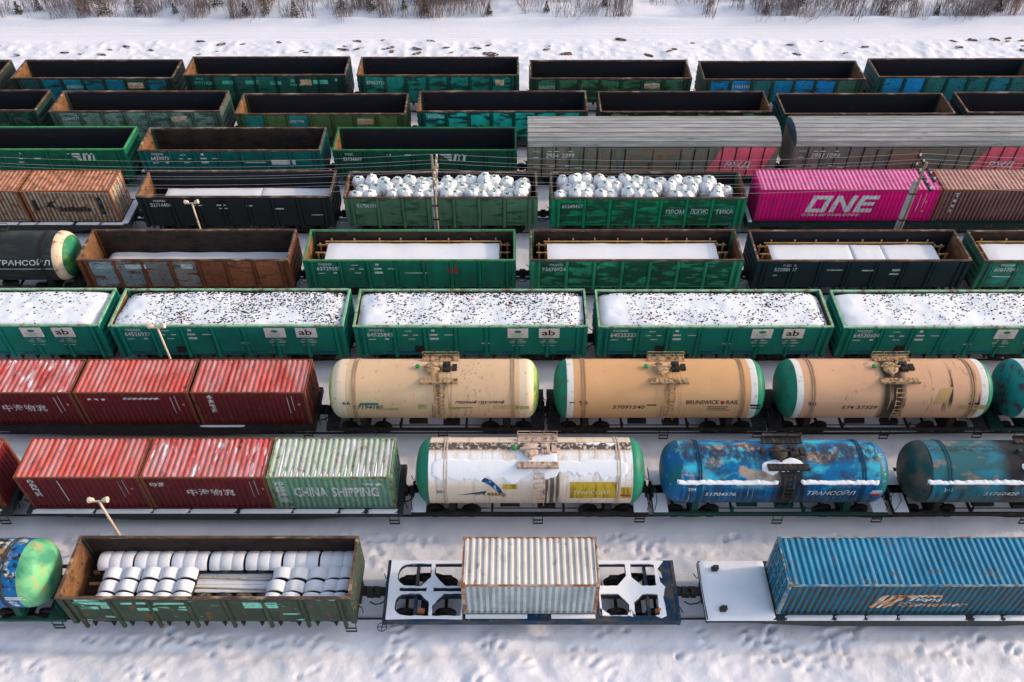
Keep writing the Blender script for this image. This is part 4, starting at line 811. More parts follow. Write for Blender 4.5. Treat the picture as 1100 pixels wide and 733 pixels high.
# skeleton flat wagon with cut-out deck (nearest row, under the white container)
def skeleton_flat():
    xc, L, W, zd = .775, 13.4, 3.06, 1.27; h, w = L / 2, W / 2
    t = thing('skeleton_flat_wagon', 'snow-covered skeleton flat wagon with cut-out deck under the white container', 'wagon', (xc, ROWY[9], 0))
    def hole(x0, x1, y0, y1, rl=0, rr=0, cl=0, cr=0, up=True):
        """one opening; rl/rr rounded outer end, cl/cr chamfer towards the middle of the deck"""
        mid = y0 if up else y1; top = y1 if up else y0; pts = []
        yc = (y0 + y1) / 2; rad = abs(y1 - y0) / 2; sg = 1 if up else -1
        pts.append((x1 - (.0), top)) if not rr else None
        if rl: pts += [(x0 + rad - rad * math.sin(a), yc + sg * rad * math.cos(a)) for a in [math.pi * k / 8 for k in range(9)]]
        else: pts += [(x0, top), (x0, mid + sg * cl), (x0 + cl, mid)]
        if rr: pts += [(x1 - rad + rad * math.sin(a), yc - sg * rad * math.cos(a)) for a in [math.pi * k / 8 for k in range(9)]]
        else: pts += [(x1 - cr, mid), (x1, mid + sg * cr)]
        return pts if up else pts[::-1]
    hs = []
    for up in (True, False):
        y0, y1 = (.20, 1.28) if up else (-1.28, -.26)
        hs += [hole(-6.25, -4.75, y0, y1, rl=1, cr=.45, up=up), hole(-4.5, -3.2, y0, y1, cl=.5, up=up), hole(3.1, 4.45, y0, y1, cr=.45, up=up), hole(4.75, 6.2, y0, y1, cl=.45, rr=1, up=up)]
    hs += [[(-6.1, .03), (-4.9, .03), (-4.9, -.07), (-6.1, -.07)], [(-4.5, .03), (-3.1, .03), (-3.1, -.07), (-4.5, -.07)], [(3.0, .03), (4.3, .03), (4.3, -.07), (3.0, -.07)], [(4.9, .03), (6.2, .03), (6.2, -.07), (4.9, -.07)]]
    def slab(outer, holes, z0, z1, jit=0):
        bm = curve_fill([outer] + holes)
        if jit:
            bmesh.ops.subdivide_edges(bm, edges=[e for e in bm.edges if e.is_boundary and e.calc_length() > .3], cuts=4)
            rs = random.Random(4)
            for v in bm.verts:
                if v.is_boundary: v.co.x += rs.uniform(-jit, jit); v.co.y += rs.uniform(-jit, jit)
        for v in bm.verts: v.co.z = z1
        ret = bmesh.ops.extrude_face_region(bm, geom=bm.faces[:])
        for v in [g for g in ret['geom'] if isinstance(g, bmesh.types.BMVert)]: v.co.z = z0
        bmesh.ops.recalc_face_normals(bm, faces=bm.faces)
        me = bpy.data.meshes.new('deck'); bm.to_mesh(me); bm.free(); me.materials.append(None); return me
    deck = [(-h, -w), (h, -w), (h, w), (-h, w)]
    put('deck', slab(deck, hs, zd - .10, zd), BLUEF, t)
    shrink = lambda p: [(x, y) for x, y in p]
    snow_l = [(-h + .08, -w + .06), (-3.15, -w + .06), (-3.15, w - .03), (-h + .05, w - .03)]
    def grow(p, k=.045):
        cx = sum(a for a, _ in p) / len(p); cy = sum(b for _, b in p) / len(p)
        return [(x + math.copysign(k, x - cx), y + math.copysign(k, y - cy)) for x, y in p]
    def clipx(p, lo, hi): return [(min(max(x, lo), hi), y) for x, y in p]
    put('snow_cover', slab(snow_l, [clipx(grow(p), -h + .3, -3.22) for p in hs if max(x for x, _ in p) < 0], zd + .003, zd + .07, .018), SNOWC, t)
    # right half: snow partly slid off, bare blue steel along the near edge and the end
    snow_r = [(3.15, -.95), (3.6, -1.3), (4.35, -1.32), (4.55, -1.0), (4.62, -1.35), (5.9, -1.42), (6.15, -1.3), (6.1, -.4), (6.25, .1), (6.05, .35), (5.95, 1.0), (6.3, 1.45), (6.1, w - .03), (3.15, w - .03)]
    put('snow_cover', slab(snow_r, [clipx(grow(p, .03), 3.22, 5.85) for p in hs if min(x for x, _ in p) > 0 and abs(p[0][1]) > .1], zd + .003, zd + .07, .014), SNOWC, t)
    for s in (-1, 1): put('side_sill', MB().box(-h, h, s * (w - .06) - .05, s * (w - .06) + .05, zd - .42, zd - .102).mesh('side_sill'), BLUEF, t)
    put('centre_sill', MB().box(-h, h, -.18, .18, zd - .55, zd - .11).mesh('centre_sill'), BLUEF, t)
    cb = cached('crossb', lambda: MB().box(-.07, .07, -1.4, 1.4, zd - .36, zd - .108).mesh('cross_beam'))
    for x in (-5.35, -4.62, 4.6, 5.4, 0, -2.2, 2.2): put('cross_beam', cb, BLUEF, t, (x, 0, 0))
    for s in (-1, 1):
        put('end_beam', MB().box(-.07, .07, -w, w, zd - .45, zd + .02).mesh('end_beam'), BLUEF, t, (s * (h + .02), 0, 0))
    tl = cached('tlock', lambda: MB().box(-.16, .16, -.1, .1, 0, .16).box(-.07, .07, -.06, .06, .15, .28).mesh('twist_lock'))
    for x in (-5.05, 5.85):
        for y in (-1.02,): put('twist_lock', tl, MAT('rusty_orange_block', (.42, .16, .06), .7), t, (x, y, zd - .2))
    for y in (-1.32,):
        put('snow_strip', MB().box(-3.0, -.2, y - .12, y + .06, zd + .003, zd + .06).mesh('snow_strip'), SNOWC, t); put('snow_strip', MB().box(.9, 2.9, y - .12, y + .06, zd + .003, zd + .06).mesh('snow_strip'), SNOWC, t)
    put('hand_wheel', MB().lathe([(0, .19), (.025, .21), (0, .23), (-.025, .21), (0, .19)], 16, 'z', (0, 0, 0)).box(-.2, .2, -.015, .015, -.015, .015).box(-.015, .015, -.2, .2, -.016, .014).mesh('hand_wheel'), STEEL, t, (-h - .1, -w - .15, .95))
    bogie(t, -4.9); bogie(t, 4.9); couplers(t, h + .06)
skeleton_flat()

# ------------------------------------------------------------------ tank wagons
STRAP = {}
def tank(label, row, xc, shell, capm, ringm=None, r=1.6, zc=2.85, L=11.3, dish=.72, fit=None, strap=None, frame=None, texts=(), ring_w=.27, ledge=False, snow=None, extras=None, cap_r=6, under=None, walk_x=.35, name_seed=0):
    """barrel along x; angle a = 0 at the top, 90 degrees at the near side"""
    t = thing('tank_wagon', label, 'wagon', (xc, ROWY[row], 0)); h = L / 2; hb = h - dish
    fit = fit or shell; strap = strap or STRAP.get(shell.name, STEEL); under = under or STEEL
    def dprof(q0, q1, n):      # dished end from angle q0 (rim) to q1 (pole)
        return [(hb + dish * math.sin(q), r * (math.cos(q) if q < 1.55 else 0.0) ** .72 if q < 1.55 else 0.0) for q in [q0 + (q1 - q0) * k / n for k in range(n + 1)]]
    qc = R(cap_r)
    def barrel():
        m = MB(); half = [(0, r), (hb * .5, r), (hb - (ring_w if ringm else 0), r)]
        prof = [(-x, rr) for x, rr in reversed(half)] + half[1:]
        return m.lathe(prof, 56, 'x', (0, 0, zc)).mesh('barrel', 30)
    b = put('barrel', barrel(), shell, t)
    for s in (-1, 1):
        rz = 0 if s > 0 else math.pi
        if ringm or qc:
            prof = ([(hb - ring_w, r)] if ringm else []) + dprof(0, qc, 5)
            put('end_ring', MB().lathe(prof, 56, 'x', (0, 0, zc)).mesh('end_ring', 40), ringm or shell, t, (0, 0, 0), (0, 0, rz))
        put('end_cap', MB().lathe(dprof(qc, math.pi / 2, 10), 56, 'x', (0, 0, zc)).mesh('end_cap', 40), capm, t, (0, 0, 0), (0, 0, rz))
    for x in (-hb + .75, hb - .75):                                       # straps
        for dx in (0, .13):
            put('strap', cached(('strap', r, zc), lambda: MB().lathe([(-.035, r + .002), (-.035, r + .03), (.035, r + .03), (.035, r + .002)], 40, 'x', (0, 0, zc), R(-118), R(118)).mesh('strap', 30)), strap, t, (x + dx, 0, 0))
    # underframe
    put('centre_sill', cached(('tcs', L), lambda: MB().box(-h - .3, h + .3, -.25, .25, .85, 1.2).mesh('centre_sill')), under, t)
    for s in (-1, 1):
        put('side_sill', cached(('tss', L, s), lambda: MB().box(-h - .2, h + .2, s * 1.36 - .05, s * 1.36 + .05, .92, 1.10).mesh('side_sill')), under, t)
        put('end_beam', cached(('teb', s, L), lambda: MB().box(-.09, .09, -1.42, 1.42, .9, 1.16).mesh('end_beam')), under, t, (s * (h + .22), 0, 0))
        put('end_platform', cached(('tep',), lambda: MB().box(-.62, .1, -1.38, 1.38, 1.161, 1.20).mesh('end_platform')), SNOWC if ledge or snow else under, t, (s * (h + .2), 0, 0), (0, 0, 0 if s > 0 else math.pi))
        m = MB()
        for y in (-1.0, 1.0): m.prism_x([(y - .35 * y, 1.0), (y + .3 * y, 1.0), (y + .18 * y, zc - 1.0), (y - .55 * y, zc - 1.35)], -.16, .16)
        m.box(-.2, .2, -1.3, 1.3, .98, 1.2)
        put('saddle', m.mesh('saddle'), under, t, (s * (h - 1.75), 0, 0))
        mm = MB(); mm.tube([(s * (h + .25), -1.3, 1.1), (s * (h + .25), -1.3, 2.1), (s * (h + .25), -.55, 2.1), (s * (h + .25), -.55, 1.1)], .022, 5)
        put('end_handrail', mm.mesh('end_handrail'), under, t)
    for x in (-1.9, 1.7):
        put('brace', cached('tbr', lambda: MB().box(-.06, .06, -1.3, 1.3, .98, 1.08).box(-.05, .05, -1.3, -1.2, 1.0, 1.4).mesh('brace')), under, t, (x, 0, 0))
    put('brake_gear', cached('tbg', lambda: MB().lathe([(-.5, 0), (-.5, .2), (.5, .2), (.5, 0)], 12, 'x', (-1.0, -.6, .85)).box(.4, 1.3, -.9, -.5, .75, 1.05).tube([(-3, -.9, .8), (3, -.9, .8)], .03, 5).mesh('brake_gear')), under, t)
    bogie(t, -(h - 1.75)); bogie(t, h - 1.75); couplers(t, h + .3)
    put('foot_step', STEP, under, t, (h - .1, -1.34, 0)); put('foot_step', STEP, under, t, (-h + .1, 1.34, 0), (0, 0, math.pi))
    # top fittings: hatch, two platforms with railings, ladder
    T = zc + r; wx = walk_x
    hat = MB(); hat.lathe([(-.1, .36), (.14, .36), (.14, .42), (.19, .42), (.26, .30), (.29, 0)], 20, 'z'); hat.box(-.5, .5, -.03, .03, .2, .33); hat.box(-.06, .06, -.52, -.38, .05, .2)
    put('hatch', hat.mesh('hatch', 35), fit, t, (wx - .35, -.06, T - .06))
    vb = MB(); vb.box(-.2, .2, -.28, .28, -.1, .26); vb.lathe([(.26, 0), (.26, .1), (.4, .1), (.42, 0)], 10, 'z'); vb.box(.3, .55, -.2, .2, -.12, .18)
    put('valve_box', vb.mesh('valve_box'), STEEL if snow is None else fit, t, (wx + .38, .02, T - .06))
    vv = MB(); vv.lathe([(-.1, .06), (.1, .06), (.1, .13), (.17, .13), (.2, .0)], 12, 'z'); put('safety_valve', vv.mesh('safety_valve', 35), TIE if not ledge else STEEL, t, (wx - 1.15, .05, T - .02))
    def platform(y, rail):
        m = MB(); z = T - .14
        m.box(-1.0, 1.0, y - .2, y + .2, z, z + .05)
        for x in np.linspace(-.95, .95, 9): m.box(x - .02, x + .02, y - .201, y + .201, z + .05, z + .065)
        for x in (-.9, .9): m.beam((x, y, z), (x, y * .75, z - .36 - abs(y) * .1), .06)
        yo = y + math.copysign(.19, y)
        m.box(-1.0, 1.0, yo - .012, yo + .012, z + .02, z + .16)
        if rail:
            for x in (-.98, -.33, .33, .98): m.tube([(x, yo, z), (x, yo, z + .34)], .018, 5)
            for zz in (.34,): m.tube([(-.98, yo, z + zz), (.98, yo, z + zz)], .02, 5)
        return m.mesh('walkway')
    put('walkway', platform(.82, True), fit, t, (wx, 0, 0)); put('walkway', platform(-.82, False), fit, t, (wx, 0, 0))
    lad = MB(); pts = []
    for a in range(42, 101, 8): pts.append((-(r + .10) * math.sin(R(a)), zc + (r + .10) * math.cos(R(a))))
    pts += [(-r - .1, zc - .6)]
    for x in (-.24, .24): lad.tube([(x, y, z) for y, z in pts], .025, 5)
    for (y0, z0), (y1, z1) in zip(pts[:-1], pts[1:]):
        n = max(1, round(math.hypot(y1 - y0, z1 - z0) / .3))
        for k in range(n): lad.box(-.24, .24, y0 + (y1 - y0) * k / n - .02, y0 + (y1 - y0) * k / n + .02, z0 + (z1 - z0) * k / n - .015, z0 + (z1 - z0) * k / n + .015)
    put('foot_step', STEP, under, t, (wx + .05, -1.42, 0))
    put('ladder', lad.mesh('ladder'), fit, t, (wx + .05, 0, 0))
    # lettering wrapped on the barrel: (text, x, angle of baseline, width, height, material)
    gr = {}
    for it in texts:
        body, x, a, ww, hh, mt = it[:6]; sh = it[6] if len(it) > 6 else 0
        bm = rect_bm(ww, hh) if body == '-' else poly_bm(body) if isinstance(body, list) else text_fit(body, ww, hh, sh, .012)
        ys_ = [v.co.y for v in bm.verts]; cut(bm, 'y', [min(ys_) + k * .12 for k in range(1, int((max(ys_) - min(ys_)) / .12) + 1)])
        gr.setdefault((mt.name, len(it) > 7), (mt, []))[1].append((bm, x, r * R(90 - a)))
    for (nm, lo), (mt, bms) in gr.items():
        off = .006 if lo else .010
        put('livery' if lo else 'lettering', bm_mesh(bms, lambda u, v: (u, -(r + off) * math.cos(v / r), zc + (r + off) * math.sin(v / r))), mt, t)
    if ledge:     # flange along the barrel that holds a line of snow
        for (x0, x1) in ((-hb - .3, wx - .45), (wx + .6, hb + .05)):
            a = R(58); put('flange', MB().beam((x0, -(r + .03) * math.sin(a), zc + (r + .03) * math.cos(a)), (x1, -(r + .03) * math.sin(a), zc + (r + .03) * math.cos(a)), .12, .05).mesh('flange'), shell, t)
            n = int((x1 - x0) / .05); U, V = np.meshgrid(np.linspace(0, 1, n), np.linspace(0, 1, 9)); X = x0 + U * (x1 - x0); sd = int(abs(x0) * 9) + 60
            lo = 52.5 + 3 * vnoise(X, X * 0, .5, sd) + 3.5 * vnoise(X, X * 0, .12, sd + 1); hi = 61 + 2 * vnoise(X, X * 0, .2, sd + 2) + 7 * np.maximum(vnoise(X, X * 0, .35, sd + 3) - .2, 0)
            Aa = np.radians(lo + V * (hi - lo)); RR = r - .01 + .12 * np.sqrt(np.clip(np.minimum(V * 1.6, (1 - V) * 4), 0, 1) * np.clip(np.minimum(X - x0, x1 - X) / .1, 0, 1))
            put('snow_line', grid_mesh(X, -RR * np.sin(Aa), zc + RR * np.cos(Aa), 'snow_line'), SNOWC, t)
    if snow:      # (x0, x1, angle from, angle to, seed)
        for (x0, x1, a0, a1, sd) in snow:
            nx, na = max(24, int((x1 - x0) / .05)), 26; U, V = np.meshgrid(np.linspace(0, 1, nx), np.linspace(0, 1, na)); X = x0 + U * (x1 - x0)
            lo = a0 + 12 * vnoise(X, X * 0, 1.3, sd) + 6 * vnoise(X, X * 0, .35, sd + 1); hi = a1 + 10 * vnoise(X, X * 0 + 9, 1.3, sd + 2) + 16 * vnoise(X, X * 0, .33, sd + 3) + 9 * vnoise(X, X * 0, .14, sd + 5)
            sq = np.clip(np.minimum(X - x0, x1 - X) / .5, 0, 1) ** .5; md = (lo + hi) / 2; lo = md + (lo - md) * (.25 + .75 * sq); hi = md + (hi - md) * (.25 + .75 * sq)
            Aa = np.radians(lo + V * (hi - lo)); e = np.clip(np.minimum(np.minimum(V, 1 - V) / .12, np.minimum(X - x0, x1 - X) / .15), 0, 1)
            RR = r - .008 + .034 * np.sqrt(e) + .01 * vnoise(X, Aa * r, .4, sd + 4)
            put('snow_cover', grid_mesh(X, -RR * np.sin(Aa), zc + RR * np.cos(Aa), 'tank_snow'), SNOWC, t)
    if extras: extras(t, r, zc, hb)
    return t
def tpaint(name, base, layers, rough=.45):
    return MAT(name, base, rough, [dict(col=mul(base, .8), s=(.35, .5, .5), t=.5, w=.2, a=.8)] + layers, rnd=False, bump=(3, .1, .02))
STAIN = (.045, .032, .025)
for _n, _c in (('cream_tank', (.50, .33, .19)), ('peach_tank', (.46, .26, .13)), ('pink_beige_tank', (.46, .27, .16)), ('worn_blue_tank', (.01, .06, .11)), ('dark_teal_tank', (.02, .09, .12)), ('patchwork_blue_tank', (.05, .06, .07))):
    STRAP[_n] = MAT(_n + '_strap', _c, .55, [dict(col=mul(_c, .6), s=(1.5, .8, .8), t=.5, w=.15)])
def stains(x0, x1, amt=.8, t=.54): return [dict(col=STAIN, s=(3.2, .22, .22), t=t, w=.07, d=5, a=amt, seed=4, m=(('X', x0 - .35, x0), ('X', x1 + .35, x1), ('Z', 1.0, 2.2)))]
BEI1 = tpaint('cream_tank', (.68, .45, .27), [dict(col=(.30, .17, .08), s=(4, 3, 1.2), t=.66, w=.05, d=7, a=.7)] + stains(.0, 1.0, .75, .53) + [dict(col=(.10, .06, .04), s=(7, 5, .9), t=.62, w=.05, d=6, a=.7, seed=2, m=(('X', 1.0, 1.3), ('X', 3.6, 2.2)))])
BEI2 = tpaint('peach_tank', (.66, .36, .17), [dict(col=(.30, .17, .08), s=(4, 3, 1.2), t=.69, w=.05, d=7, a=.6)] + stains(-.1, 1.0, .55, .55))
BEI3 = tpaint('pink_beige_tank', (.65, .36, .21), [dict(col=(.13, .07, .04), s=(3.5, 1.6, 1.6), t=.66, w=.04, d=7, a=.8, m=(('Z', 3.0, 3.8),))] + stains(-.35, .45, 1.0, .40) + [dict(col=(.03, .025, .02), s=(2.2, .2, .2), t=.585, w=.035, d=6, a=.95, seed=8, m=(('X', 1.4, 2.0), ('Z', 2.3, 3.2)))])
BEIF = MAT('beige_fittings_grimy', (.46, .29, .15), .65, [dict(col=(.10, .06, .035), s=(4, 4, 4), t=.54, w=.08, d=6)])
GREEN = MAT('end_green', (.012, .17, .10), .45, [dict(col=(.05, .10, .07), s=(2, 2, 2), t=.60, w=.05, d=6)]); LIME = MAT('end_lime', (.30, .42, .10), .5, [dict(col=(.10, .14, .06), s=(2, 2, 2), t=.6, w=.06, d=6)])
WRING = MAT('end_ring_white', (.66, .63, .58), .5, [dict(col=(.3, .26, .22), s=(3, 3, 3), t=.62, w=.06, d=6)])
PALEC = MAT('pale_cream_end', (.68, .54, .38), .5, [dict(col=(.4, .25, .13), s=(3, 3, 3), t=.64, w=.06, d=6)])
DK = BLACKL; OCH = MAT('ochre_patch', (.45, .28, .11), .6); YG = MAT('yellow_green_moss', (.30, .30, .06), .7, [dict(col=(.5, .36, .2), s=(3, 3, 3), t=.5, w=.08)]); REDD = MAT('red_mark', (.35, .03, .03), .6)
tank('cream tank wagon with pale ends numbered 66 beside the red containers', 7, -4.32, BEI1, LIME, PALEC, fit=BEIF, texts=[('66', -4.75, 74, .42, .2, DK), ('57194185', -4.2, 84, 1.6, .24, DK, .2), ('-', -3.85, 75, 1.0, .14, GREEN), ('первый грузовой', 1.2, 73, 2.6, .26, DK, .3), ('-', 1.2, 82, .9, .04, DK), ('-', 3.2, 84, 1.3, .26, YG), ('-', 4.4, 84, .7, .2, YG), ('-', -.75, 84, .45, .3, YG), ('-', .85, 86, .6, .18, YG), ('-', -3.0, 87, 1.2, .14, YG)], ring_w=.35, cap_r=34)
tank('peach beige tank wagon with green end and white rings, second of four', 7, 7.78, BEI2, GREEN, WRING, fit=BEIF, texts=[('90', -4.35, 75, .42, .26, DK), ('57091540', -2.6, 84, 1.7, .24, DK, .2), ('BRUNSWICK', 1.25, 73, 1.75, .24, DK, .1), ('RAIL', 3.36, 73, .66, .24, DK, .1), ('-', 3.07, 73, .2, .2, REDD), ('-', 2.4, 80, 1.1, .05, DK), ('-', 2.4, 84, 1.0, .04, DK), ('-', 2.4, 88, 1.2, .04, DK), ('-', 4.65, 78, .55, .12, DK), ('-', 4.7, 84, .5, .1, DK), ('-', -.8, 76, .5, .07, DK), ('-', -4.9, 70, .3, .05, DK)])
tank('pinkish beige tank wagon streaked with black spills, third of four', 7, 19.85, BEI3, GREEN, WRING, fit=BEIF, texts=[('90', -4.4, 77, .45, .24, DK), ('574 37329', -2.6, 85, 1.9, .24, DK, .2), ('-', 4.05, 74, .6, .12, DK), ('-', 4.1, 80, .5, .1, DK), ([(0, 0), (.7, .2), (.95, 1.0), (.3, .9)], 2.2, 75, 1, 1, OCH), ('-', 3.6, 86, 1.4, .3, OCH)])
TEALE = MAT('teal_end_worn', (.01, .20, .18), .5, [dict(col=(.06, .05, .05), s=(2, 2, 2), t=.56, w=.06, d=7)])
tank('tank wagon with pale ring and teal end cut off by right edge', 7, 31.92, tpaint('orange_brown_tank', (.42, .20, .10), []), TEALE, MAT('pale_blue_ring', (.52, .58, .60), .5, [dict(col=(.3, .32, .32), s=(2, 2, 2), t=.6, w=.1)]), ring_w=.9, under=paint('dark_green_frame', A(14, 48, 40)))
# eighth row tanks
CREAM = tpaint('dirty_white_tank', (.70, .56, .44), [dict(col=(.77, .76, .78), s=(1.6, 1.0, 1.0), t=.44, w=.06, d=8, r=.75, a=.95, seed=21, m=(('Z', 3.5, 3.9), ('Y', .0, -.25))), dict(col=(.42, .27, .15), s=(5, .3, .3), t=.60, w=.06, d=6, a=.6), dict(col=(.05, .042, .04), s=(6, 5, 5), t=.43, w=.06, d=7, a=.95, seed=6, m=(('Y', -.05, .08), ('Y', .62, .50), ('Z', 3.5, 3.8))), dict(col=(.05, .04, .035), s=(6, .3, .3), t=.47, w=.08, d=5, a=.95, seed=12, m=(('X', .55, .75), ('X', 1.6, 1.3), ('Y', -.9, -1.1)))])
YELL = MAT('ochre_yellow_livery', (.50, .33, .03), .5, [dict(col=(.22, .14, .02), s=(6, 3, .5), t=.58, w=.08, d=6), dict(col=(.06, .05, .03), s=(8, 8, 8), t=.62, w=.05, d=6, a=.7, m=(('X', 3.0, 1.4), ('Z', 2.9, 3.5)))], rnd=False)
SWB = MAT('blue_swoosh', A(10, 62, 104, 2.2), .5, [dict(col=(.5, .45, .4), s=(6, 6, 6), t=.62, w=.05, d=6)])
LTXT = MAT('pale_yellow_lettering', (.62, .52, .26), .6); PINKF = MAT('pale_pink_fittings', (.52, .38, .30), .6, [dict(col=(.14, .08, .05), s=(4, 4, 4), t=.56, w=.08, d=6)])
tank('cream white tank wagon with snow drape and ochre yellow panel', 8, .78, CREAM, GREEN, None, r=1.62, zc=2.83, fit=PINKF, strap=MAT('white_tank_strap', (.52, .42, .34), .55, [dict(col=(.34, .22, .15), s=(2, 1, 1), t=.55, w=.1)]), texts=[
    ('-', 1.9, 92, 2.35, 1.0, YELL, 0, 1), ('-', 4.27, 92, .62, .72, YELL, 0, 1), ('ТРАНСОЙЛ', 2.05, 82, 1.8, .30, LTXT), ('304', -4.55, 79, .42, .18, DK), ('574 43332', -2.7, 84, 1.4, .18, DK, .2),
    ([(0, 0), (.05, .02), (-.25, .40), (-.62, .78), (-1.05, 1.0), (-.95, 1.2), (-.5, 1.02), (-.12, .62), (.12, .15)], -1.35, 90, 1, 1, SWB), ('-', -1.35, 70, .7, .26, YELL), ([(0, 0), (1.4, .12), (1.5, .3)], -3.6, 84, 1, 1, SWB), ('-', -2.1, 86, .9, .2, OCH), ('-', 4.3, 87, .5, .14, REDD)],
    snow=[(-4.8, .1, 17, 54, 61), (.2, 4.7, 17, 48, 62), (-.5, 1.3, 2, 30, 63), (2.2, 4.2, -20, -14, 65)], cap_r=0)
BLUT = tpaint('worn_blue_tank', A(2, 84, 128, 2.6), [dict(col=A(46, 140, 160, 2.6), s=(.7, 1.2, 1.2), t=.55, w=.06, d=7, m=(('Z', 3.1, 3.5),)), dict(col=(.36, .27, .21), s=(.5, .9, .9), t=.56, w=.025, d=7, a=.95, seed=5, m=(('Z', 3.3, 3.6),)),
    dict(col=(.03, .03, .04), s=(4.5, 3.0, 3.0), t=.46, w=.07, d=7, a=.85, seed=9, m=(('Y', .75, .45), ('Y', -.7, -.35), ('Z', 3.6, 3.8))), dict(col=(.03, .03, .035), s=(1.2, 1.6, 1.6), t=.57, w=.08, d=8, a=.7, seed=31), dict(col=(.012, .02, .035), s=(5.5, .22, .22), t=.49, w=.07, d=7, a=.85, seed=3, m=(('Z', 3.6, 3.1),)), dict(col=(.4, .5, .55), s=(7, .3, .3), t=.66, w=.03, d=7, a=.7, seed=17, m=(('Z', 3.6, 3.1),)), dict(col=(.015, .015, .018), s=(3, .5, .5), t=.40, w=.1, d=5, a=.95, seed=14, m=(('X', -.5, .0), ('X', 1.5, 1.1)))])
BLCAP = tpaint('blue_green_cap', A(20, 90, 90, 2.2), [dict(col=A(20, 80, 130, 2.2), s=(1, 1, 1), t=.5, w=.08, d=6), dict(col=(.5, .55, .5), s=(1.5, 1.5, 1.5), t=.65, w=.05, d=6)])
DKF = MAT('dark_fittings', (.03, .026, .026), .6, [dict(col=(.10, .06, .04), s=(4, 4, 4), t=.58, w=.08)]); DGF = paint('green_tank_frame', A(22, 66, 56))
tank('bright blue peeling tank wagon with snow line, numbered 51704576', 8, 12.85, BLUT, BLCAP, None, r=1.54, zc=2.74, L=11.1, dish=.85, fit=DKF, ledge=True, under=DGF, texts=[('51704576', -3.6, 86, 1.5, .22, WHITE, .2), ('ТРАНСОЙЛ', 1.35, 84, 2.35, .32, WHITE, .3), ('304', -4.45, 74, .4, .18, DULLW), ('-', 4.45, 76, .5, .1, DULLW), ('-', 4.4, 81, .55, .12, DULLW), ('-', 4.5, 87, .35, .2, REDD)], snow=[(-.9, .25, 20, 40, 71), (.0, 1.1, 14, 34, 72)])
TEALT = tpaint('dark_teal_tank', A(38, 84, 90, 2.2), [dict(col=A(30, 100, 120, 2.2), s=(.6, 1, 1), t=.55, w=.08, d=6), dict(col=(.26, .16, .10), s=(.9, 1.4, 1.4), t=.60, w=.05, d=7, a=.9, m=(('Z', 3.1, 3.4),)), dict(col=(.03, .028, .03), s=(5, 8, 8), t=.49, w=.06, d=5, a=.85, seed=6, m=(('Y', -.15, .1), ('Y', .55, .35), ('Z', 3.5, 3.8))), dict(col=(.03, .03, .032), s=(6, .25, .25), t=.53, w=.06, d=5, a=.8, seed=3, m=(('Z', 3.3, 2.9),)), dict(col=(.018, .016, .018), s=(.6, .5, .5), t=.36, w=.08, d=5, seed=14, m=(('X', -1.6, -.9),))])
TEALC = tpaint('dark_teal_cap', A(26, 62, 62, 2.2), [dict(col=(.10, .08, .06), s=(1.2, 1.2, 1.2), t=.55, w=.08, d=6)])
tank('dark teal tank wagon with blackened middle at the right edge', 8, 24.87, TEALT, TEALC, None, r=1.54, zc=2.74, L=11.0, dish=.85, fit=DKF, ledge=True, texts=[('304', -4.1, 76, .42, .2, DULLW), ('51760420', -2.1, 85, 1.7, .22, DULLW, .2), ('-', .15, 82, .42, .28, WHITE)], snow=[(-.4, .7, 22, 42, 74), (.5, 1.4, 14, 32, 75)], walk_x=.8)
# nearest row, left edge
PATCH = tpaint('patchwork_blue_tank', A(10, 96, 150, 2.0), [dict(col=(.60, .55, .45), s=(1.6, .8, .8), t=.57, w=.03, d=6), dict(col=(.40, .20, .08), s=(1.4, 1.3, 1.3), t=.58, w=.04, d=7, seed=4, m=(('Z', 2.6, 3.4),)), dict(col=(.02, .02, .025), s=(2.5, 3, 3), t=.54, w=.05, d=6, seed=8, m=(('Z', 2.9, 3.3),))])
LGREEN = tpaint('light_green_cap', (.16, .46, .22), [dict(col=(.35, .30, .12), s=(1.6, 1.6, 1.6), t=.6, w=.06, d=7), dict(col=(.05, .22, .13), s=(.8, .8, .8), t=.55, w=.08)])
tank('patchwork blue and orange tank with light green end, left edge nearest row', 9, -26.45, PATCH, LGREEN, None, r=1.52, zc=2.86, L=11.2, dish=.9, fit=DKF, under=DGF, cap_r=0, texts=[('-', 4.1, 76, .8, .08, WHITE), ('-', 4.1, 80, .9, .07, WHITE)])
# fifth row, black tank
BLKT = tpaint('black_tank', (.022, .026, .028), [dict(col=(.05, .05, .045), s=(.8, .8, 3), t=.58, w=.1, d=6)], .5); GCAP = MAT('two_tone_green_cap', (.10, .26, .06), .5, [dict(col=(.02, .16, .08), s=(.8, .8, .8), t=.5, w=.03, d=2)])
CRING = MAT('cream_cap_ring', (.62, .47, .34), .5, [dict(col=(.25, .12, .06), s=(2, 2, 2), t=.60, w=.06, d=6)])
tank('black tank wagon with cream and green end at the left edge', 5, -33.55, BLKT, GCAP, None, r=1.58, zc=2.6, L=11.1, dish=.85, fit=BLKT, texts=[('ТРАНСОЙЛ', 1.2, 74, 3.4, .42, WHITE, .15), ('-', 1.0, 84, 4.0, .05, DULLW)], cap_r=0,
     extras=lambda t, r, zc, hb: put('cap_stripe', MB().lathe([(hb + .85 * math.sin(q) + .004, r * max(.02, math.cos(q)) ** .72 + .004) for q in [R(a) for a in (0, 8, 16, 24, 32, 39)]], 56, 'x', (0, 0, zc)).mesh('cap_stripe', 40), CRING, t))

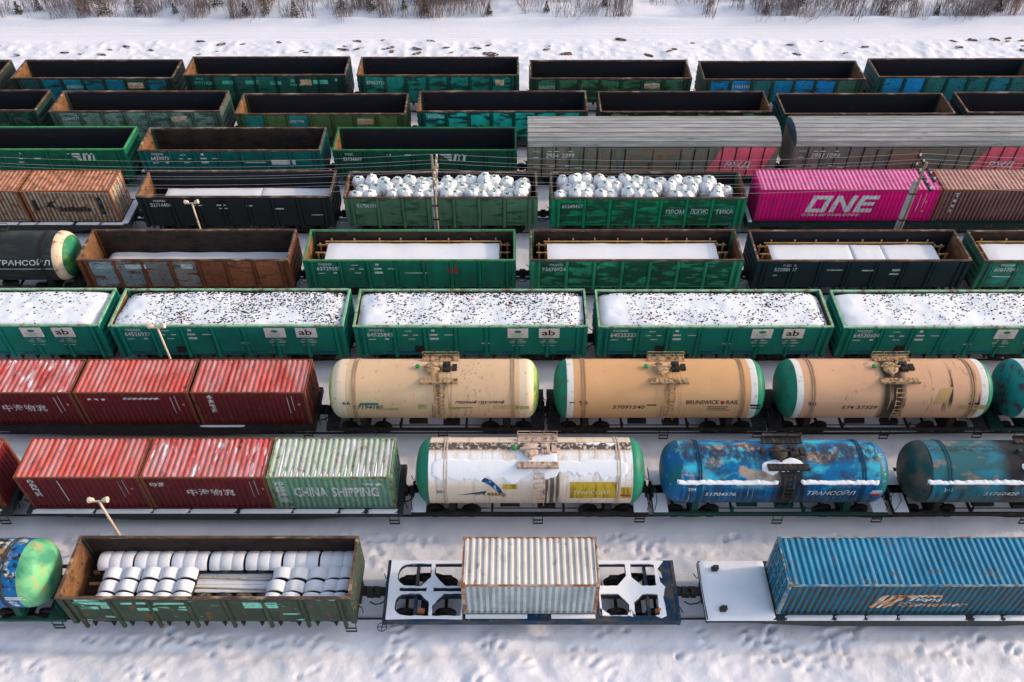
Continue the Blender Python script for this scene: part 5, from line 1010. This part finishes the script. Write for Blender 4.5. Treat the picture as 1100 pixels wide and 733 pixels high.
# ------------------------------------------------------------------ covered boxcars (third row)
ROOFM = MAT('galvanised_roof', (.34, .325, .31), .55, [dict(col=(.25, .245, .24), s=(.25, 1.2, 1.2), t=.5, w=.15), dict(col=(.42, .40, .38), s=(.35, 4, 4), t=.58, w=.08), dict(col=(.24, .10, .05), s=(1.2, 2.2, 2.2), t=.72, w=.03, d=6), dict(col=(.12, .10, .09), s=(.5, 5, 5), t=.66, w=.05, d=5)])
BOXB = MAT('grey_brown_boxcar_paint', A(104, 92, 82, 2.8), .6, [dict(col=A(84, 88, 80, 2.8), s=(.4, .4, .4), t=.5, w=.15), dict(col=RUST, s=(3, 3, 1.2), t=.66, w=.05, d=7, a=.6), dict(col=GRIME, s=(4, 4, .4), t=.6, w=.12, a=.5)])
BOXR = MAT('brown_boxcar_door', A(112, 84, 68, 2.8), .6, [dict(col=RUST, s=(3, 3, 1.2), t=.58, w=.06, d=7, a=.8), dict(col=A(84, 88, 80, 2.8), s=(.6, .6, 3), t=.52, w=.1)])
PINKL = MAT('faded_red_livery', A(190, 84, 98, 2.8), .6, [dict(col=A(164, 66, 82, 2.8), s=(1, 1, 1), t=.5, w=.2), dict(col=GRIME, s=(4, 4, .6), t=.66, w=.08, a=.4)])
def boxcar(label, x0, num):
    L, W, ze, zr, zb = 18.0, 3.1, 3.78, 4.78, 1.15; h, w = L / 2, W / 2
    t = thing('boxcar', label, 'wagon', (x0 + h, ROWY[3], 0))
    put('body_shell', cached('bxs', lambda: MB().box(-h, h, -w + .06, w - .06, zb, ze).mesh('body_shell')), BOXB, t)
    def arc(a, e=0): return ((w + .06 + e) * math.sin(a) , ze + (zr - ze + e) * max(0, math.cos(a)) ** .75)
    n = 11; edges = [-math.pi / 2 + math.pi * k / n for k in range(n + 1)]
    for k in range(n):                                                    # long corrugated roof sheets
        def sheet(k=k):
            m = MB(); a, b = edges[k], edges[k + 1]; pts = []
            for q, e in ((0, .0), (.10, .0), (.16, .06), (.28, .06), (.34, 0), (1, 0)): pts.append(arc(a + (b - a) * q, e))
            xs = [-h - .05, -h * .5, 0, h * .5, h + .05]; v = [(x, y, z + .004 * (k % 2)) for x in xs for y, z in pts]; c = len(pts)
            return m.add(v, [(i * c + j, i * c + j + 1, (i + 1) * c + j + 1, (i + 1) * c + j) for i in range(4) for j in range(c - 1)]).mesh('roof_sheet')
        put('roof_sheet', cached(('bxr', k), sheet), ROOFM, t)
    pts = [arc(-math.pi / 2 + math.pi * k / 16) for k in range(17)]
    for s in (-1, 1): put('end_gable', cached(('bxg', s), lambda: MB().prism_x(pts, s * (h + .03) - .02, s * (h + .03) + .02).mesh('end_gable')), paint('gable_%d%d' % (s, int(x0)), A(60, 80, 96)) if s < 0 else BOXB, t)
    for s in (-1, 1): put('end_wall', cached(('bxe', s), lambda: MB().box(s * h + .0, s * h + s * .05, -w + .05, w - .05, zb, ze - .01).mesh('end_wall')), BOXB, t)
    p = L / 18; doors = (7, 8, 9, 10)
    pm = cached('bxp', lambda: MB().box(-p / 2 + .05, p / 2 - .05, -.03, .0, zb + .1, ze - .12).mesh('wall_panel')); rb = cached('bxb', lambda: MB().box(-.035, .035, -.06, .0, zb, ze - .05).mesh('rib'))
    for k in range(18):
        x = -h + (k + .5) * p
        if k not in doors: put('wall_panel', pm, PINKL if k in (14, 15, 16) else BOXB, t, (x, -w + .058, 0))
        if k > 0 and k not in (8, 9, 10): put('rib', rb, STEEL, t, (x - p / 2, -w + .058, 0))
    def dm():
        m = MB(); m.box(-p + .04, p - .04, -.09, -.02, zb + .05, ze - .1)
        for j in range(7): z = zb + .3 + j * .33; m.box(-p + .1, p - .1, -.115, -.09, z - .05, z + .05)
        return m.mesh('door')
    for k in (8, 10):
        d = put('door', cached('bxd', dm), BOXR, t, (-h + k * p, -w + .058, 0)); put('door_handle', cached('bxh', lambda: MB().box(-.04, .04, -.16, -.115, 1.9, 2.5).mesh('door_handle')), STEEL, d, (p - .2, 0, 0))
    put('door_track', cached('bxt', lambda: MB().box(-h + 5 * p, h - 5 * p, -.17, -.118, ze - .16, ze - .08).mesh('door_track')), BOXB, t, (0, -w + .058, 0))
    # faded red diagonal block with lettering
    bms = [(poly_bm([(12.8, 0), (14.0, 2.4), (14.0, 0)]), -h, zb + .1), (poly_bm([(17.0, 0), (17.0, 2.4), (17.85, 2.4), (17.0, .1)]), -h, zb + .1)]
    put('livery', bm_mesh(bms, lambda u, v: (u, -w + .024, v)), PINKL, t)
    bms = [(text_fit('РЖД', 1.9, .62, .25, .02), -h + 14.3, 1.88), (text_fit(num[:4], .95, .38, .1, .02), -h + 1.25, ze - .95), (text_fit(num[4:], .95, .38, .1, .02), -h + 2.4, ze - .95), (text_fit('РЖД', .5, .16), -h + .35, ze - .5), (rect_bm(.4, .08), -h + .35, ze - .95), (rect_bm(.3, .07), -h + 1.4, ze - .45), (rect_bm(.4, .07), -h + 1.85, ze - .45), (rect_bm(.3, .07), -h + 2.9, ze - .45),
           (rect_bm(.45, .07), -h + .4, ze - 1.7), (rect_bm(.45, .07), -h + 1.5, ze - 1.7), (rect_bm(.3, .1), -h + 2.7, ze - 1.7), (rect_bm(.5, .07), -h + 3.4, ze - 1.85)]
    put('lettering', bm_mesh(bms, lambda u, v: (u, -w - .008, v)), WHITE, t)
    put('underframe', cached('bxu', lambda: MB().box(-h, h, -.25, .25, .85, zb - .002).box(-h, h, -w + .1, -w + .18, .95, zb - .003).box(-h, h, w - .18, w - .1, .95, zb - .003).mesh('underframe')), STEEL, t)
    bogie(t, -h + 2.5); bogie(t, h - 2.5); couplers(t, h + .1)
boxcar('long grey boxcar with faded red corner, left of two in the third row', 1.02, '29542099')
boxcar('long grey boxcar with blue gable cut off by right edge, third row', 20.2, '29511094')

# ------------------------------------------------------------------ lamp posts and telegraph poles
def lamp(label, x, y, ztop):
    g = gz(x, y); t = thing('lamp_post', label, 'lamp post', (x, y, g - .1), None); H = ztop - g + .1
    put('pole', MB().tube([(0, 0, 0), (0, 0, H - .1)], .075, 8, .055).mesh('pole', 40), LAMPM, t)
    put('crossbar', MB().beam((-.3, 0, H - .14), (.3, 0, H - .14), .07).mesh('crossbar'), LAMPM, t)
    fl = cached('flood', lambda: MB().lathe([(-.20, 0), (-.20, .14), (-.15, .15), (-.02, .11), (.06, .07), (.08, 0)], 12, 'x').box(-.1, .06, -.02, .02, -.16, .0).mesh('floodlight', 40))
    for s in (-1, 1): put('floodlight', fl, LAMPM, t, (s * .26, 0, H - .02), (0, R(8) * s, 0 if s < 0 else math.pi))
lamp('short twin-headed lamp post in front of the charcoal gondola', -21.04, 45.6, 4.45)
lamp('twin-headed lamp post between green coal gondolas and red containers', -19.58, 33.45, 5.05)
lamp('twin-headed lamp post in front of the nearest red container row', -19.33, 22.6, 4.4)
ARMS = (6.95, 6.25); AY = (-1.3, -.65, .65, 1.3)
def telegraph(label, x, y, H, arms, wood):
    g = gz(x, y); t = thing('telegraph_pole', label, 'pole', (x, y, g - .2))
    if wood:
        put('pole', MB().tube([(.13, 0, .6), (.11, 0, H - g + .2)], .10, 10, .075).mesh('pole', 40), POLEW, t); put('stub', MB().box(-.10, .025, -.09, .09, 0, 5.0).mesh('stub'), CONC, t)
        put('collar', MB().box(-.14, .32, -.15, .15, 3.2, 3.28).box(-.14, .32, -.15, .15, 4.3, 4.38).mesh('collar'), STEEL, t)
    else:
        put('pole', MB().tube([(.10, 0, .6), (.10, 0, H - g + .2)], .13, 10, .09).mesh('pole', 40), POLEW, t); put('stub', MB().box(-.24, -.035, -.11, .11, 0, 6.2).mesh('stub'), CONC, t)
        put('collar', MB().box(-.26, .25, -.15, .15, 3.2, 3.28).box(-.26, .25, -.15, .15, 5.3, 5.38).mesh('collar'), STEEL, t)
    for za in arms:
        a = put('crossarm', MB().box(-.06, .06, -1.45, 1.45, -.07, .07).mesh('crossarm'), STEEL if not wood else POLEW, t, (.26 if not wood else .28, 0, za - g + .2))
        for yy in AY: put('insulator', cached('insul', lambda: MB().lathe([(.06, .02), (.1, .06), (.16, .05), (.2, .06), (.24, .02), (.25, 0)], 8, 'z').mesh('insulator', 40)), WHITE, a, (0, yy, 0))
telegraph('wooden telegraph pole with concrete stub in front of white sacks', -5.25, 45.6, 8.0, ARMS, True)
telegraph('concrete-footed pole with two dark crossarms before the magenta container', 25.7, 45.6, 7.4, ARMS, False)
for za in ARMS:
    for k, yy in enumerate(AY):
        pts = []; xs_ = [-36.2, -5.0, 25.95, 57.1]
        for xa, xb in zip(xs_[:-1], xs_[1:]):
            for i in range(14): q = i / 14; pts.append((xa + (xb - xa) * q, 45.6 + yy, za + .25 - 4 * .55 * q * (1 - q)))
        pts.append((xs_[-1], 45.6 + yy, za + .25))
        o = put('overhead_wire', MB().tube(pts, .008, 4).mesh('overhead_wire'), WIREM)
        tag(o, '%s overhead wire on the %s crossarm' % (('nearest', 'second nearest', 'second farthest', 'farthest')[k], 'upper' if za > 6.5 else 'lower'), 'wire', 'overhead wires')

# ------------------------------------------------------------------ vegetation and clods on the far side
BARK = MAT('bare_twigs', (.15, .115, .11), .85, [dict(col=(.20, .15, .14), s=(2, 2, 2), t=.5, w=.2)]); BARKR = MAT('reddish_twigs', (.20, .115, .095), .85, [dict(col=(.12, .08, .07), s=(2, 2, 2), t=.5, w=.2)])
GRASSD = MAT('dry_reed', (.34, .22, .13), .85); NEED = MAT('spruce_needles', (.045, .065, .035), .8, [dict(col=(.09, .085, .04), s=(3, 3, 3), t=.55, w=.15)])
def shrub_mesh(seed, h, n, spread):
    rs = random.Random(seed); m = MB()
    for k in range(n):
        a = rs.uniform(0, 6.28); d = rs.uniform(0, spread) ; x, y = rs.uniform(-.5, .5) * spread, rs.uniform(-.4, .4) * spread; hh = h * rs.uniform(.45, 1)
        top = (x + math.cos(a) * d * .6, y + math.sin(a) * d * .6, hh); mid = ((x + top[0]) / 2 + rs.uniform(-.06, .06), (y + top[1]) / 2, hh * .5)
        m.tube([(x, y, -.3), mid, top], .018, 3, .007, cap=False)
        for j in range(4):
            q = rs.uniform(.35, .95); bx, by, bz = x + (top[0] - x) * q, y + (top[1] - y) * q, hh * q; b = rs.uniform(0, 6.28); l = rs.uniform(.18, .45) * h * .4
            m.tube([(bx, by, bz), (bx + math.cos(b) * l * .6, by + math.sin(b) * l * .6, bz + l)], .010, 3, .005, cap=False)
    return m.mesh('twigs', fix=False)
SH = [shrub_mesh(k, h, n, s) for k, (h, n, s) in enumerate(((2.4, 38, 2.2), (1.8, 30, 2.0), (3.0, 30, 1.5), (1.3, 24, 1.6), (2.2, 20, 1.3)))]
rs = random.Random(11); n_sh = 0
for k in range(470):
    x = rs.uniform(-57, 57); y = 81.2 + rs.random() ** 1.2 * 8.0
    dens = .72 + .6 * float(vnoise(np.array([x]), np.array([y * .3]), 6.0, 77)[0]) + (.25 if x > 18 else 0) + (.15 if y > 84 else -.12)
    if -2 < x < 22 and y < 85: dens -= .35
    if rs.random() > dens: continue
    qs = rs.randrange(5); red = rs.random() < .3; zone = ('at far left', 'left of centre', 'near the centre', 'right of centre', 'at far right')[min(4, max(0, int((x + 52) / 20.8)))]
    t = thing('bare_shrub', '%s %s bare shrub, top edge %s, %s' % (('tall', 'middling', 'very tall', 'low', 'sparse')[qs], 'reddish' if red else 'grey-brown', zone, 'near the road' if y < 83.5 else 'farther back'), 'shrub', (x, y, gz(x, y)), 'bare shrubs beyond the snow road'); t.rotation_euler = (0, rs.uniform(-.12, .18), rs.uniform(0, 6.28)); s = rs.uniform(.7, 1.25); t.scale = (s, s, s)
    put('twigs', SH[qs], BARKR if red else BARK, t); n_sh += 1
def spruce_mesh(seed, h):
    rs = random.Random(seed); m = MB(); z = .12 * h
    while z < h:
        rr = .30 * h * (1 - z / h) ** .8 + .03; nb = 7
        for j in range(nb):
            if rs.random() < .2: continue
            a = 6.28 * j / nb + rs.uniform(-.3, .3); ln = rr * rs.uniform(.7, 1.15); c, s = math.cos(a), math.sin(a)
            for q in (.35, .6, .85, 1.0):
                px, py, pz = c * ln * q, s * ln * q, z - ln * .25 * q; w = .16 * ln + .03
                m.add([(px - s * w, py + c * w, pz - .04), (px + s * w, py - c * w, pz - .05), (px + c * w * 1.2, py + s * w * 1.2, pz + rs.uniform(.0, .08))], [(0, 1, 2)])
                m.add([(px, py, pz + .06), (px - s * w * .7 + c * w * .6, py + c * w * .7 + s * w * .6, pz - .05), (px + c * w * .9 + s * w * .4, py + s * w * .9 - c * w * .4, pz - .08)], [(0, 1, 2)])
        z += .10 * h
    return m.mesh('crown', fix=False)
SPR = [spruce_mesh(1, 1.9), spruce_mesh(2, 1.3), spruce_mesh(3, 2.4)]; SPT = [MB().tube([(0, 0, -.3), (0, 0, h * .97)], .04, 5, .012).mesh('trunk') for h in (1.9, 1.3, 2.4)]
for (px, y, q) in ((-49, 82.6, 1), (-47.2, 83.2, 0), (-42.5, 82.4, 0), (-40.4, 82.3, 2), (-37.2, 83.0, 0), (-26.5, 82.3, 1), (-24.6, 82.6, 0), (-21.6, 82.1, 0), (-17.2, 83.6, 0), (-29.5, 83.6, 2), (-14.1, 83.0, 2), (-10.9, 82.9, 1), (-8.8, 82.4, 1), (3.2, 82.7, 1), (9.0, 84.0, 1), (24.8, 82.3, 1), (28.5, 83.8, 0), (36.4, 82.3, 0), (41.6, 82.2, 1), (47.6, 82.5, 1), (-33.4, 82.3, 1), (-2.5, 82.2, 1), (19.5, 83.5, 1)):
    t = thing('young_spruce', '%s dark green spruce sapling among the bare shrubs, %s' % (('middling', 'small', 'tall')[q], ('far left', 'left of centre', 'near the centre', 'right of centre', 'far right')[min(4, max(0, int((px + 52) / 20.8)))]), 'tree', (px, y, gz(px, y)), 'spruce saplings beyond the snow road', rs.uniform(0, 6)); s = rs.uniform(.75, 1.1); t.scale = (s, s, s)
    put('crown', SPR[q], NEED, t); put('trunk', SPT[q], BARK, t)
CLODM = MAT('frozen_dirt', (.075, .048, .035), .9, [dict(col=(.16, .09, .055), s=(5, 5, 5), t=.5, w=.1), dict(col=(.8, .8, .83), s=(3, 3, 3), t=.60, w=.05)], bump=(12, .6, .03))
def clod_mesh(seed):
    rs = random.Random(seed); bm = bmesh.new(); bmesh.ops.create_icosphere(bm, subdivisions=2, radius=.3)
    for v in bm.verts: v.co *= rs.uniform(.6, 1.3); v.co.z *= .55; v.co.x *= 1.5
    me = bpy.data.meshes.new('clod'); bm.to_mesh(me); bm.free(); me.materials.append(None); return me
CL = [clod_mesh(k) for k in range(5)]
for k in range(60):
    x = rs.uniform(-50, 50); y = 74.0 + rs.random() ** 1.3 * 3.4; s = rs.uniform(.3, .95) * (1.25 if rs.random() < .2 else 1)
    o = put('dirt_clod', rs.choice(CL), CLODM, None, (x, y, gz(x, y) + .05), (0, 0, rs.uniform(-.5, .5))); o.scale = (s * 1.2, s * .6, s * .7)
    tag(o, '%s dirt clod in the far snow bank behind the farthest row, %s' % ('larger brown' if s > .6 else 'small brown', ('far left', 'left of centre', 'near the centre', 'right of centre', 'far right')[min(4, int((x + 50) / 20))]), 'clod', 'dirt clods in the far snow bank')
for o in bpy.data.objects:          # scattered paint too small to pick apart
    if o.parent and o.name.split('.')[0] in ('lettering', 'fine_print', 'paint_patches', 'livery'): o['kind'] = 'stuff'
print('objects', len(bpy.data.objects), 'tris', sum(sum(len(p.vertices) - 2 for p in me.polygons) for me in bpy.data.meshes if len(me.polygons) < 200000))
